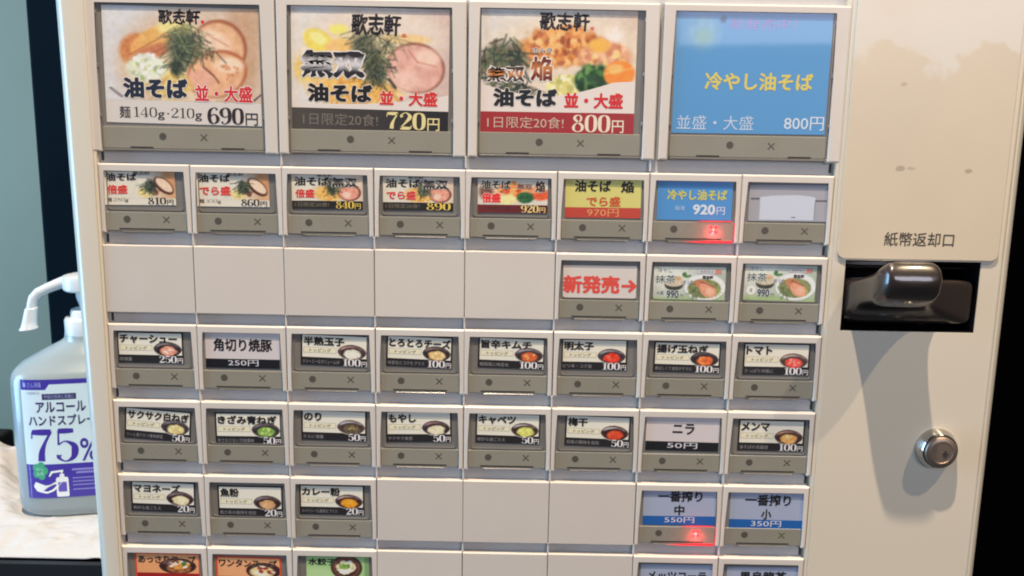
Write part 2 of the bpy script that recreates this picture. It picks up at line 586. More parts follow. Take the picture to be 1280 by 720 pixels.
def food_pork():                       # card 0_0
    p = Paint(130, 210, 1.72, (214, 210, 207))
    p.grad(.35, .95, (200, 166, 138))
    p.ell(.58, .62, .50, .66, (212, 188, 166), soft=.25)
    p.ell(.86, .55, .13, .62, (196, 158, 126), ang=8, soft=.6)
    p.ell(.50, .62, .38, .42, (224, 196, 160), soft=.3, noise=10, cell=5)
    p.ell(.21, .46, .11, .17, (206, 132, 82), ang=-25, soft=.3, noise=14)
    p.ell(.30, .38, .14, .12, (229, 166, 96), ang=-28, soft=.15, noise=10)
    p.ell(.36, .30, .14, .10, (226, 172, 100), ang=-18, soft=.2, noise=8)
    p.ell(.30, .50, .14, .08, (196, 122, 84), ang=-22, soft=.3, noise=10)
    p.seg(.16, .52, .42, .28, .008, (170, 100, 66))
    p.seg(.18, .60, .40, .42, .008, (150, 86, 60))
    p.ell(.46, .22, .12, .07, (232, 214, 140), soft=.5, noise=12)
    p.ell(.74, .42, .175, .30, (158, 92, 62), ang=20, soft=.08)
    p.ell(.735, .425, .16, .27, (222, 172, 130), ang=20, soft=.12, noise=10, cell=8)
    p.ell(.70, .36, .11, .13, (236, 200, 170), ang=20, soft=.5, noise=8)
    p.seg(.66, .28, .80, .40, .010, (206, 150, 116))
    p.ell(.72, .70, .20, .25, (176, 102, 66), ang=-18, soft=.08)
    p.ell(.715, .71, .18, .23, (226, 172, 130), ang=-18, soft=.12, noise=12, cell=8)
    p.ell(.80, .60, .09, .08, (240, 208, 176), soft=.6)
    p.ell(.62, .76, .08, .10, (226, 168, 142), soft=.6, noise=8)
    p.seg(.63, .62, .70, .72, .014, (110, 62, 48))
    p.seg(.70, .72, .73, .79, .012, (120, 70, 50))
    p.bits(.80, .66, .07, .10, 16, [(206, 140, 100), (215, 150, 108)], .018)
    p.ell(.40, .82, .15, .14, (226, 192, 108), soft=.4, noise=22, cell=3)
    p.strands(.40, .82, .12, .12, 40, [(238, 208, 126), (206, 160, 80)], .007, .2)
    p.ell(.27, .66, .13, .15, (216, 214, 188), soft=.3, noise=14, cell=3)
    p.bits(.27, .64, .11, .13, 90, [(226, 226, 206), (214, 216, 176), (176, 188, 136), (234, 232, 220)], .03)
    p.ell(.51, .42, .09, .17, (64, 74, 58), soft=.9)
    p.ell(.46, .64, .035, .10, (62, 66, 50), soft=.8)
    p.strands(.52, .36, .12, .20, 120, NORI + [(150, 150, 110), (120, 126, 90)], .005, .2)
    p.strands(.46, .60, .04, .12, 30, NORI, .006, .15)
    p.strands(.66, .46, .06, .06, 16, NORI, .006, .16)
    return p.finish(1)


def food_ham():                        # card 0_2
    p = Paint(130, 210, 1.58, (222, 214, 205))
    p.grad(.5, 1.0, (208, 178, 164))
    p.ell(.55, .30, .42, .34, (226, 208, 190), soft=.4)
    p.ell(.40, .58, .36, .34, (232, 208, 160), soft=.4, noise=12, cell=5)
    p.ell(.17, .34, .10, .11, (236, 212, 100), ang=28, soft=.2, noise=8)
    p.ell(.17, .31, .06, .05, (244, 230, 150), ang=28, soft=.4)
    p.ell(.30, .22, .06, .05, (238, 224, 120), ang=0, soft=.5)
    p.ell(.30, .40, .09, .09, (238, 190, 116), ang=-15, soft=.3, noise=8)
    p.ell(.10, .62, .08, .14, (232, 196, 110), soft=.5, noise=10)
    p.ell(.40, .82, .28, .14, (232, 176, 92), soft=.4, noise=24, cell=3)
    p.strands(.42, .80, .24, .13, 110, [(244, 200, 120), (214, 146, 70), (240, 190, 100)], .008, .25)
    p.ell(.72, .30, .16, .05, (236, 200, 140), soft=.5, noise=10)
    p.ell(.79, .58, .185, .25, (140, 84, 66), ang=8, soft=.06)
    p.ell(.785, .585, .175, .235, (222, 168, 150), ang=8, soft=.12, noise=14, cell=7)
    p.ell(.72, .70, .10, .10, (234, 190, 170), soft=.6, noise=8)
    p.ell(.86, .48, .08, .09, (238, 200, 178), soft=.6)
    p.seg(.74, .40, .80, .52, .010, (190, 120, 100))
    p.seg(.80, .52, .92, .56, .008, (196, 128, 106))
    p.seg(.60, .58, .66, .58, .012, (60, 40, 34))
    p.seg(.62, .70, .66, .78, .02, (50, 36, 30))
    p.ell(.46, .40, .07, .13, (72, 72, 60), soft=.9)
    p.ell(.53, .60, .06, .14, (58, 56, 46), soft=.8)
    p.strands(.47, .36, .10, .18, 90, NORI + [(120, 110, 80), (146, 136, 104)], .005, .24)
    p.strands(.54, .58, .07, .16, 60, NORI, .006, .2)
    p.strands(.57, .30, .10, .12, 26, NORI + [(130, 120, 90)], .004, .3)
    return p.finish(1)


def food_crumbs():                     # card 0_4
    p = Paint(130, 210, 1.58, (220, 212, 203))
    p.grad(.55, 1.0, (218, 190, 168))
    p.ell(.55, .45, .5, .42, (228, 210, 186), soft=.4)
    p.ell(.85, .25, .05, .08, (240, 226, 214), ang=20, soft=.8)
    p.ell(.34, .44, .13, .14, (222, 168, 110), soft=.4, noise=14)
    p.ell(.54, .36, .27, .20, (214, 142, 82), soft=.25, noise=22, cell=3, wob=.3)
    p.bits(.54, .36, .24, .17, 170, [(238, 170, 96), (196, 110, 56), (228, 150, 84), (246, 196, 130), (170, 92, 52)], .035)
    p.ell(.80, .46, .17, .16, (222, 158, 118), soft=.3, noise=14, cell=4)
    p.bits(.80, .44, .14, .12, 50, [(236, 180, 140), (206, 132, 96), (240, 200, 130)], .035)
    p.ell(.76, .34, .07, .07, (236, 178, 80), soft=.5)
    p.ell(.15, .54, .14, .20, (86, 78, 62), soft=.6)
    p.strands(.15, .50, .15, .26, 120, NORI + [(120, 104, 84), (90, 72, 58)], .009, .24)
    p.strands(.25, .78, .10, .10, 50, NORI + [(110, 80, 60)], .009, .2)
    p.ell(.56, .78, .13, .14, (226, 218, 150), soft=.3, noise=14)
    p.bits(.55, .76, .11, .12, 70, [(240, 232, 180), (226, 214, 130), (244, 240, 210), (200, 190, 110)], .035)
    p.ell(.73, .68, .12, .16, (58, 98, 52), soft=.3, noise=24, cell=3, wob=.3)
    p.bits(.73, .68, .10, .13, 60, [(40, 84, 42), (84, 128, 66), (110, 150, 80), (30, 62, 34)], .04)
    p.ell(.895, .62, .10, .13, (238, 138, 52), ang=-6, soft=.15, noise=6)
    p.ell(.87, .57, .05, .05, (248, 184, 104), soft=.6)
    p.seg(.80, .62, .98, .56, .006, (250, 200, 130))
    return p.finish(1)


def food_small(kind):
    p = Paint(64, 130, 1.9, (214, 204, 186))
    if kind == 'pork':
        p.grad(.45, .9, (206, 160, 118))
        p.ell(.9, .3, .16, .4, (196, 140, 96), soft=.6)
        p.ell(.42, .78, .16, .2, (224, 200, 130), soft=.5, noise=20)
        p.ell(.78, .52, .23, .24, (84, 44, 34), ang=40, soft=.1)
        p.ell(.79, .49, .20, .17, (228, 196, 166), ang=40, soft=.15, noise=10)
        p.ell(.62, .78, .05, .1, (120, 60, 44), soft=.5)
        p.ell(.52, .55, .11, .24, (44, 40, 40), soft=.5)
        p.strands(.49, .50, .12, .24, 70, NORI, .012, .3)
    elif kind == 'ham':
        p.grad(.6, 1, (214, 186, 160))
        p.ell(.45, .7, .26, .3, (224, 170, 88), soft=.4, noise=24)
        p.strands(.45, .8, .2, .15, 30, [(244, 200, 110), (210, 140, 60)], .012, .25)
        p.ell(.78, .68, .19, .32, (96, 48, 40), soft=.1)
        p.ell(.77, .68, .17, .28, (222, 150, 126), soft=.2, noise=20, cell=4)
        p.ell(.73, .76, .07, .12, (240, 196, 172), soft=.6)
        p.ell(.5, .45, .09, .3, (48, 44, 42), soft=.5)
        p.strands(.5, .42, .11, .3, 70, NORI, .012, .3)
    else:
        p.ell(.5, .55, .28, .35, (222, 176, 120), soft=.4, noise=22)
        p.bits(.5, .4, .2, .25, 60, [(232, 130, 60), (200, 80, 50), (240, 180, 110)], .07)
        p.ell(.4, .8, .16, .2, (232, 218, 150), soft=.4, noise=14)
        p.ell(.9, .6, .16, .22, (222, 92, 52), soft=.3, noise=16)
        p.ell(.80, .42, .12, .14, (232, 150, 100), soft=.4, noise=20)
        p.ell(.68, .72, .12, .22, (42, 92, 50), soft=.3, noise=24)
        p.ell(.12, .5, .1, .3, (120, 80, 66), soft=.6, noise=20)
    return p.finish(1)


def food_bowl(rim, hi, fill, fill2, cream, fx=.52, fy=.62, fr=.30):
    p = Paint(40, 62, 1.75, cream)
    p.ell(.5, .5, .5, .48, rim, ang=6, soft=.06)
    p.ell(.38, .26, .28, .14, hi, ang=-4, soft=.8)
    p.ell(.72, .30, .16, .10, tuple((a + b) / 2 for a, b in zip(rim, hi)), soft=.8)
    p.ell(.5, .56, .40, .36, tuple(c * .7 for c in rim), soft=.25)
    p.ell(fx, fy, fr, fr * 1.05, fill, soft=.22, noise=16, cell=3, wob=.25)
    p.bits(fx, fy - .02, fr * .7, fr * .7, 16, [fill, fill2], .09)
    # outline mask of the bowl
    u = (p.X - .5) / .5
    v = (p.Y - .5) / .5
    return p.finish(1, 7), (u * u + v * v) < 1.03


def food_matcha():
    p = Paint(84, 160, 2.0, (186, 190, 178))
    p.grad(.6, 1.1, (164, 178, 152))
    p.ell(.5, 1.08, .8, .24, (156, 176, 124), soft=.5)
    p.ell(.20, .3, .3, .3, (214, 216, 204), soft=.8)
    p.ell(.29, .52, .13, .16, (60, 60, 52), soft=.12)
    p.ell(.29, .44, .14, .13, (200, 186, 160), soft=.15, noise=16)
    p.ell(.32, .34, .08, .07, (206, 170, 130), soft=.4, noise=16)
    p.ell(.43, .22, .03, .07, (70, 110, 60), ang=20, soft=.3)
    p.ell(.48, .27, .05, .035, (80, 120, 64), ang=-15, soft=.3)
    p.ell(.72, .60, .29, .40, (150, 158, 146), soft=.05)
    p.ell(.72, .585, .285, .385, (222, 224, 218), soft=.06)
    p.ell(.71, .62, .23, .28, (126, 132, 84), soft=.1, noise=24, cell=3)
    p.strands(.60, .70, .09, .14, 40, [(86, 104, 66), (120, 130, 80), (70, 84, 60)], .01, .16)
    p.strands(.82, .66, .09, .16, 30, [(176, 186, 96), (150, 160, 80)], .01, .16)
    p.ell(.68, .50, .11, .13, (190, 122, 86), ang=20, soft=.2, noise=16)
    p.ell(.76, .66, .13, .18, (222, 152, 120), ang=35, soft=.2, noise=14)
    p.ell(.79, .70, .06, .10, (236, 176, 146), ang=35, soft=.5)
    p.seg(.66, .42, .84, .56, .02, (110, 66, 46))
    return p.finish(1)


BLACKP = P(34, 31, 32)
INK = P(26, 24, 26)
CREAM = P(214, 206, 188)
REDP = P(206, 48, 44)
WHITEP = P(222, 214, 206)
SILVER = P(205, 200, 200)


def price(c, s, x0, y0, x1, y1, col, yen=True, weight=1.0, layer=5, outline=None, ocol=None, yw=.30):
    """book-face figures followed by a small 円"""
    w = (x1 - x0)
    xe = x0 + w * (1 - yw * .8 if yen else 1)
    c.text(s, x0, y0, xe - w * .02, y1, col, layer, use_serif=True, weight=weight, outline=outline, ocol=ocol)
    if yen:
        c.text('円', xe + w * .01, y0 + (y1 - y0) * .30, x1, y1 + (y1 - y0) * .03, col, layer, bold=0.012, outline=outline and .03, ocol=ocol)


def card_large(kind, w, h):
    c = Print(w, h)
    logo = P(40, 36, 40)
    if kind == 0:
        c.base(P(212, 202, 192))
        c.picture(0, 0, 1, .80, food_pork(), 1)
        c.poly([(.02, .70), (.04, .69), (.12, .77), (.10, .785)], P(150, 140, 140), 2)
        c.poly([(.955, .79), (.945, .775), (1.0, .715), (1.0, .735)], P(110, 100, 104), 2)
        c.text('歌志軒', .355, .02, .62, .145, logo, 3, bold=.03, rough=.004, slant=.02)
        c.ellipse(.637, .12, .011, .016, REDP, 3)
        c.text('油そば', .115, .605, .53, .785, P(38, 44, 60), 5, bold=.058, outline=.045, ocol=P(226, 212, 196))
        c.text('並・大盛', .575, .655, .945, .80, P(205, 52, 56), 5, bold=.035, outline=.05, ocol=P(230, 214, 204))
        c.text('麺', .085, .855, .155, .96, P(60, 54, 52), 4, bold=.01)
        c.text('140g·210g', .175, .86, .615, .97, P(60, 54, 52), 4, use_serif=True, weight=.75)
        price(c, '690', .65, .845, .975, .99, P(48, 40, 46), weight=1.25, yw=.32)
    elif kind in (2, 4):
        c.base(P(218, 208, 198))
        c.picture(0, 0, 1, .82, food_ham() if kind == 2 else food_crumbs(), 1)
        # white ground swooping up under the lettering
        n = 14
        if kind == 2:
            arc = [(.0 + .92 * i / n, .80 - .06 * math.sin(math.pi * i / n)) for i in range(n + 1)]
            c.poly([(0, .83), (0, .78)] + [(1.0 * i / n, .79 - .10 * (i / n) ** 3) for i in range(n + 1)] + [(1, .83)], P(222, 210, 200), 2)
        else:
            c.poly([(0, .83), (0, .60)] + [(1.0 * i / n, .60 + .11 * math.sin(math.pi * min(1, i / n * 1.15)) - .03 * (i / n)) for i in range(n + 1)] + [(1, .83)], P(226, 212, 202), 2)
        c.text('歌志軒', .375, .02 if kind == 4 else .05, .69, .165 if kind == 4 else .22, logo, 3, bold=.03, rough=.004, slant=.02)
        c.text('印', .70, .13 if kind == 4 else .20, .725, .16 if kind == 4 else .235, REDP, 3, bold=.03)
        if kind == 2:
            c.text('無双', .06, .345, .47, .575, P(40, 38, 42), 5, bold=.05, outline=.045, ocol=P(228, 220, 212), rough=.006, grad=P(214, 208, 208))
            c.text('油そば', .10, .62, .515, .775, P(30, 27, 30), 5, bold=.058, outline=.035, ocol=P(226, 214, 200))
            c.text('並・大盛', .56, .665, .93, .79, P(206, 46, 44), 5, bold=.04, outline=.03, ocol=P(230, 216, 206))
            c.rect(0, .825, 1, 1, P(78, 72, 66), 3, P(34, 32, 34))
            c.text('1日限定20食!', .07, .865, .55, .965, P(120, 112, 100), 5, bold=.0)
            price(c, '720', .605, .84, .945, .985, P(226, 208, 146), weight=1.2, yw=.30)
        else:
            c.text('無双', .045, .46, .29, .585, P(70, 56, 52), 5, bold=.04, outline=.06, ocol=P(232, 222, 212), rough=.006, grad=P(212, 132, 70))
            c.text('焔', .325, .375, .465, .575, P(110, 40, 34), 5, bold=.035, outline=.05, ocol=P(234, 222, 206), grad=P(196, 120, 60))
            c.text('ホムラ', .335, .305, .46, .345, P(60, 40, 40), 5, bold=.02, outline=.08, ocol=P(234, 222, 206))
            c.text('油そば', .085, .635, .50, .79, P(26, 30, 38), 5, bold=.058, outline=.035, ocol=P(226, 214, 200))
            c.text('並・大盛', .545, .665, .925, .795, P(208, 40, 44), 5, bold=.04)
            c.rect(0, .83, 1, 1, P(160, 44, 48), 3)
            c.text('1日限定20食!', .05, .87, .545, .965, P(206, 170, 150), 5, bold=-.002)
            c.text('1日限定20食!', .054, .874, .549, .969, P(110, 50, 40), 4, bold=.004)
            price(c, '800', .60, .845, .935, .99, P(232, 214, 190), weight=1.15, yw=.30)
    else:
        blue = P(84, 148, 200)
        p = Paint(60, 90, 1.3, (84, 147, 198))
        p.ell(.18, .17, .10, .13, (112, 160, 190), soft=.7, noise=8)
        p.ell(.18, .20, .05, .06, (120, 166, 168), soft=.9)
        p.ell(.30, .06, .02, .03, (60, 96, 130), soft=.6)
        c.base(blue)
        c.picture(0, 0, 1, 1, p.a, 1)
        c.text('新発売中！', .34, .05, .77, .14, P(150, 130, 196), 3, bold=.0)
        c.text('冷やし油そば', .20, .49, .90, .64, P(212, 196, 96), 4, bold=.032)
        c.text('並盛・大盛', .03, .85, .53, .97, P(190, 204, 222), 4, bold=.0)
        c.text('800円', .73, .85, .99, .965, P(214, 220, 230), 4, bold=.006)
    return c


def card_plain(lines, pr, bg, band, w, h, tcol=None, pcol=None, ruby=False):
    c = Print(w, h)
    c.base(bg)
    c.rect(0, .74, 1, 1, band, 1)
    tcol = tcol or INK
    for s, x0, y0, x1, y1, col in lines:
        c.text(s, x0, y0, x1, y1, col or tcol, 3, bold=.032)
    if pr:
        c.text(pr, .30, .765, .71, .935, pcol or SILVER, 3, bold=.0)
    return c


def card_topping(title, sub, pr, bowl, w, h, tw=None):
    c = Print(w, h)
    c.base(BLACKP)
    cream = (214, 206, 186)
    c.rect(.025, .045, .975, .745, P(*cream), 1)
    n = len(title)
    tw = tw or min(.93, .15 * n)
    c.rect(.04, .43, .53, .61, P(168, 162, 140), 2)
    c.rect(.047, .445, .523, .595, P(216, 206, 174), 3)
    c.text('トッピング', .13, .47, .45, .575, P(74, 70, 60), 4, bold=.01)
    arr, mask = food_bowl(*bowl)
    c.picture(.545, .30, .975, .80, arr, 2, mask)
    c.text(title, .04, .09, .04 + tw, .37, P(28, 26, 28), 6, bold=.052, outline=.02, ocol=P(*cream))
    if sub:
        sw = min(.55, .062 * len(sub))
        c.text(sub, .03, .825, .03 + sw, .945, P(136, 130, 128), 4, bold=-.004)
    x0 = .63 if len(pr) == 3 else .72
    price(c, pr, x0, .765, .985, .99, P(216, 208, 202), weight=1.2, yw=.30 if len(pr) == 3 else .38)
    return c


def card_special(kind, w, h):
    c = Print(w, h)
    cr_ = P(218, 208, 188)
    if kind in ('pork2', 'pork3'):
        c.base(cr_)
        c.picture(.28, 0, 1, .80, food_small('pork'), 1)
        c.poly([(.28, 0), (.52, 0), (.36, .8), (.28, .8)], cr_, 2)
        c.text('歌志軒', .42, .0, .66, .10, P(50, 44, 44), 4, bold=.02)
        c.text('油そば', .03, .05, .47, .28, P(28, 28, 36), 5, bold=.045, outline=.03, ocol=cr_)
        c.text('倍盛' if kind == 'pork2' else 'でら盛', .04, .40, .33 if kind == 'pork2' else .47, .67, P(208, 50, 42), 5, bold=.04, outline=.03, ocol=cr_)
        c.text('麺', .03, .78, .10, .90, P(80, 72, 66), 4, bold=.02)
        c.text('280g' if kind == 'pork2' else '350g', .12, .78, .33, .92, P(70, 62, 58), 4, use_serif=True, weight=.6)
        price(c, '810' if kind == 'pork2' else '860', .61, .77, .97, .975, P(44, 38, 38), weight=1.2, yw=.34)
    elif kind in ('ham2', 'ham3'):
        c.base(cr_)
        c.picture(.15, 0, 1, .76, food_small('ham'), 1)
        c.rect(.15, 0, .30, .76, cr_, 2)
        c.text('歌志軒', .36, -.01, .58, .06, P(50, 44, 44), 4, bold=.02)
        c.text('油そば', .04, .06, .53, .32, P(28, 28, 32), 5, bold=.04, outline=.03, ocol=cr_)
        c.text('無双', .56, .07, .93, .36, P(40, 36, 38), 5, bold=.045, outline=.04, ocol=cr_, rough=.008, grad=P(130, 120, 116))
        c.text('倍盛' if kind == 'ham2' else 'でら盛', .05, .42, .32 if kind == 'ham2' else .47, .68, P(208, 48, 42), 5, bold=.04, outline=.03, ocol=cr_)
        c.rect(0, .765, 1, 1, P(46, 42, 38), 3, P(30, 28, 28))
        c.text('1日限定20食!', .04, .81, .52, .94, P(120, 110, 92), 4, bold=-.002)
        price(c, '840' if kind == 'ham2' else '890', .62, .765, .97, .985, P(226, 190, 84), yen=(kind == 'ham2'), weight=1.15, yw=.32)
    elif kind == 'crumbs2':
        c.base(P(214, 196, 176))
        c.picture(0, 0, 1, .76, food_small('crumbs'), 1)
        c.text('油そば', .05, .05, .47, .30, P(30, 28, 30), 5, bold=.035, outline=.04, ocol=cr_)
        c.text('無双', .56, .14, .78, .29, P(110, 56, 44), 5, bold=.04, outline=.05, ocol=cr_)
        c.text('焔', .82, .05, .96, .38, P(60, 26, 26), 5, bold=.04, outline=.05, ocol=cr_)
        c.text('倍盛', .06, .42, .33, .70, P(226, 44, 44), 5, bold=.05, outline=.05, ocol=P(236, 196, 176))
        c.rect(0, .765, 1, 1, P(112, 38, 38), 3, P(84, 28, 30))
        c.text('1日限定20食!', .04, .81, .48, .93, P(70, 40, 34), 4, bold=.006)
        price(c, '920', .62, .765, .97, .985, P(230, 206, 130), weight=1.15, yw=.32)
    elif kind == 'yellow':
        c.base(P(206, 196, 112))
        c.rect(0, .73, 1, 1, P(184, 66, 50), 1)
        c.text('油そば', .12, .02, .60, .33, INK, 3, bold=.035)
        c.text('焔', .73, .03, .90, .34, INK, 3, bold=.035)
        c.text('でら盛', .28, .44, .73, .70, P(196, 78, 40), 3, bold=.03)
        c.text('970円', .29, .76, .71, .965, P(222, 150, 96), 3, bold=.0)
    elif kind == 'blue':
        c.base(P(74, 138, 194))
        c.text('冷やし油そば', .13, .23, .93, .50, P(196, 190, 84), 3, bold=.035)
        c.text('麺増', .24, .64, .37, .76, P(160, 190, 220), 3, bold=.01)
        c.text('920', .48, .60, .78, .86, P(200, 214, 230), 3, bold=.035)
        c.text('円', .80, .66, .91, .86, P(196, 210, 228), 3, bold=.01)
    elif kind == 'blank':
        c.base(P(160, 158, 164))
        c.rect(.0, .0, 1, .10, P(110, 108, 112), 1)
        c.rect(.14, .40, .84, .97, P(194, 198, 208), 1)  # pale patch: a reflection in the clear cover, painted into the print
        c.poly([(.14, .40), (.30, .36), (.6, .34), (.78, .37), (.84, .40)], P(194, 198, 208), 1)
        c.rect(.02, .42, .13, .46, P(96, 92, 92), 2)
        c.rect(.84, .46, .99, .50, P(100, 94, 92), 2)
        c.rect(.835, .5, .842, .97, P(116, 110, 108), 2)
        c.rect(.545, .89, .60, .91, P(110, 104, 104), 3)
    elif kind == 'new':
        c.base(P(206, 194, 184))
        c.text('新発売→', .01, .30, .99, .86, P(214, 74, 60), 3, bold=.045)
    elif kind.startswith('matcha'):
        c.base(P(205, 214, 190))
        c.picture(0, 0, 1, 1, food_matcha(), 1)
        c.text('冷やし', .06, .05, .26, .17, P(96, 104, 96), 3, bold=.0)
        c.text('抹茶', .03, .24, .31, .47, P(74, 78, 88), 4, bold=.012, outline=.05, ocol=P(214, 218, 204))
        c.text('そば', .40, .38, .55, .50, P(150, 140, 160), 4, bold=.012)
        c.rect(.61, .06, .94, .20, P(150, 140, 150), 2)
        c.rect(.617, .075, .85, .185, P(206, 206, 204), 3)
        c.rect(.85, .075, .933, .185, P(206, 130, 110), 3)
        c.text('期間限定', .64, .09, .84, .17, P(120, 110, 110), 4, bold=.0)
        c.text('歌志軒', .68, .24, .83, .34, P(46, 44, 48), 4, bold=.04)
        if kind == 'matcha_round':
            c.ellipse(.10, .72, .065, .13, P(226, 226, 214), 3)
            c.text('並', .08, .67, .12, .77, P(90, 96, 90), 4, bold=.01)
        else:
            c.text('大盛', .05, .70, .15, .80, P(84, 86, 84), 4, bold=.02, outline=.05, ocol=P(220, 222, 210))
        c.text('990', .19, .68, .36, .90, P(60, 66, 84), 4, bold=.03, outline=.03, ocol=P(214, 220, 210))
        c.text('円', .38, .78, .43, .88, P(110, 120, 120), 4, bold=.0)
    elif kind in ('soup', 'wonton'):
        c.base(P(196, 74, 50))
        p = Paint(50, 90, 1.9, (226, 150, 98) if kind == 'soup' else (228, 154, 104))
        if kind == 'soup':
            p.ell(.66, .62, .30, .42, (52, 30, 28), soft=.06)
            p.ell(.64, .45, .2, .12, (150, 110, 100), soft=.8)
            p.ell(.68, .72, .2, .28, (150, 90, 50), soft=.2, noise=30)
            p.bits(.68, .55, .16, .2, 30, [(240, 214, 190), (226, 150, 70), (60, 110, 50)], .08)
        else:
            p.ell(.74, .66, .28, .46, (60, 34, 30), soft=.06)
            p.ell(.72, .72, .2, .3, (220, 190, 140), soft=.2, noise=26)
            p.bits(.72, .66, .16, .24, 24, [(240, 224, 190), (150, 60, 50), (228, 200, 120)], .09)
        c.picture(.03, .05, .97, .66, p.a, 1)
        c.rect(.03, .66, .97, .97, P(150, 30, 28), 2)
        c.text('あっさりスープ' if kind == 'soup' else 'ワンタンスープ', .05, .09, .93, .34, INK, 4, bold=.035, outline=.02, ocol=P(226, 170, 130))
    elif kind == 'gyoza':
        c.base(P(120, 150, 96))
        p = Paint(50, 90, 1.9, (150, 184, 120))
        p.ell(.1, .9, .5, .4, (170, 196, 136), soft=.6)
        p.ell(.69, .48, .27, .56, (66, 40, 34), soft=.05)
        p.ell(.69, .48, .23, .48, (110, 66, 52), soft=.1)
        p.ell(.69, .50, .19, .38, (60, 38, 32), soft=.1)
        p.bits(.69, .48, .13, .24, 40, [(226, 214, 176), (206, 190, 146), (238, 228, 200)], .11)
        p.bits(.66, .42, .08, .14, 20, [(100, 140, 60), (130, 160, 70)], .05)
        c.picture(.0, .02, .93, .74, p.a, 1)
        c.rect(.0, .74, .93, .97, P(60, 90, 50), 2)
        c.text('水餃子', .03, .07, .47, .30, INK, 4, bold=.035, outline=.02, ocol=P(160, 190, 130))
    return c


DKB = (52, 42, 44)
BOWL = {   # rim, highlight, filling, second filling, paper
    'tea': (DKB, (150, 140, 136), (214, 140, 112), (240, 200, 176), (214, 206, 186)),
    'egg': ((74, 52, 54), (190, 150, 136), (212, 204, 180), (228, 222, 200), (214, 206, 186)),
    'cheese': (DKB, (150, 120, 110), (218, 176, 110), (226, 200, 150), (214, 206, 186)),
    'kimchi': ((70, 54, 56), (170, 164, 164), (198, 92, 46), (228, 150, 90), (214, 206, 186)),
    'mentai': ((66, 54, 58), (176, 168, 166), (210, 52, 32), (228, 92, 60), (214, 206, 186)),
    'onion': (DKB, (90, 80, 80), (206, 92, 42), (232, 140, 72), (214, 206, 186)),
    'tomato': ((88, 66, 60), (206, 190, 172), (222, 74, 62), (240, 150, 130), (214, 206, 186)),
    'white': ((64, 54, 58), (130, 120, 120), (206, 184, 116), (226, 214, 166), (214, 206, 186)),
    'green': ((60, 50, 52), (130, 112, 110), (120, 158, 70), (190, 204, 120), (214, 206, 186)),
    'nori': ((86, 64, 60), (206, 206, 206), (92, 78, 54), (150, 124, 84), (214, 206, 186)),
    'sprout': ((58, 46, 50), (170, 130, 120), (214, 198, 160), (232, 222, 196), (214, 206, 186)),
    'cabbage': ((66, 48, 44), (200, 190, 184), (204, 200, 96), (232, 226, 150), (214, 206, 186)),
    'ume': ((66, 36, 34), (206, 200, 196), (206, 72, 40), (220, 110, 70), (214, 206, 186)),
    'menma': ((66, 42, 40), (200, 150, 120), (214, 154, 84), (236, 190, 120), (214, 206, 186)),
    'mayo': ((60, 38, 38), (150, 130, 130), (220, 202, 156), (226, 210, 170), (214, 206, 186)),
    'fish': ((62, 42, 42), (150, 130, 128), (192, 144, 96), (206, 160, 110), (214, 206, 186)),
    'curry': ((66, 40, 40), (200, 176, 160), (222, 144, 34), (230, 156, 44), (214, 206, 186)),
}
GREYB = P(196, 186, 182)
LILAC = P(150, 158, 176)
NAVY = P(28, 86, 150)
BLK = P(22, 22, 26)

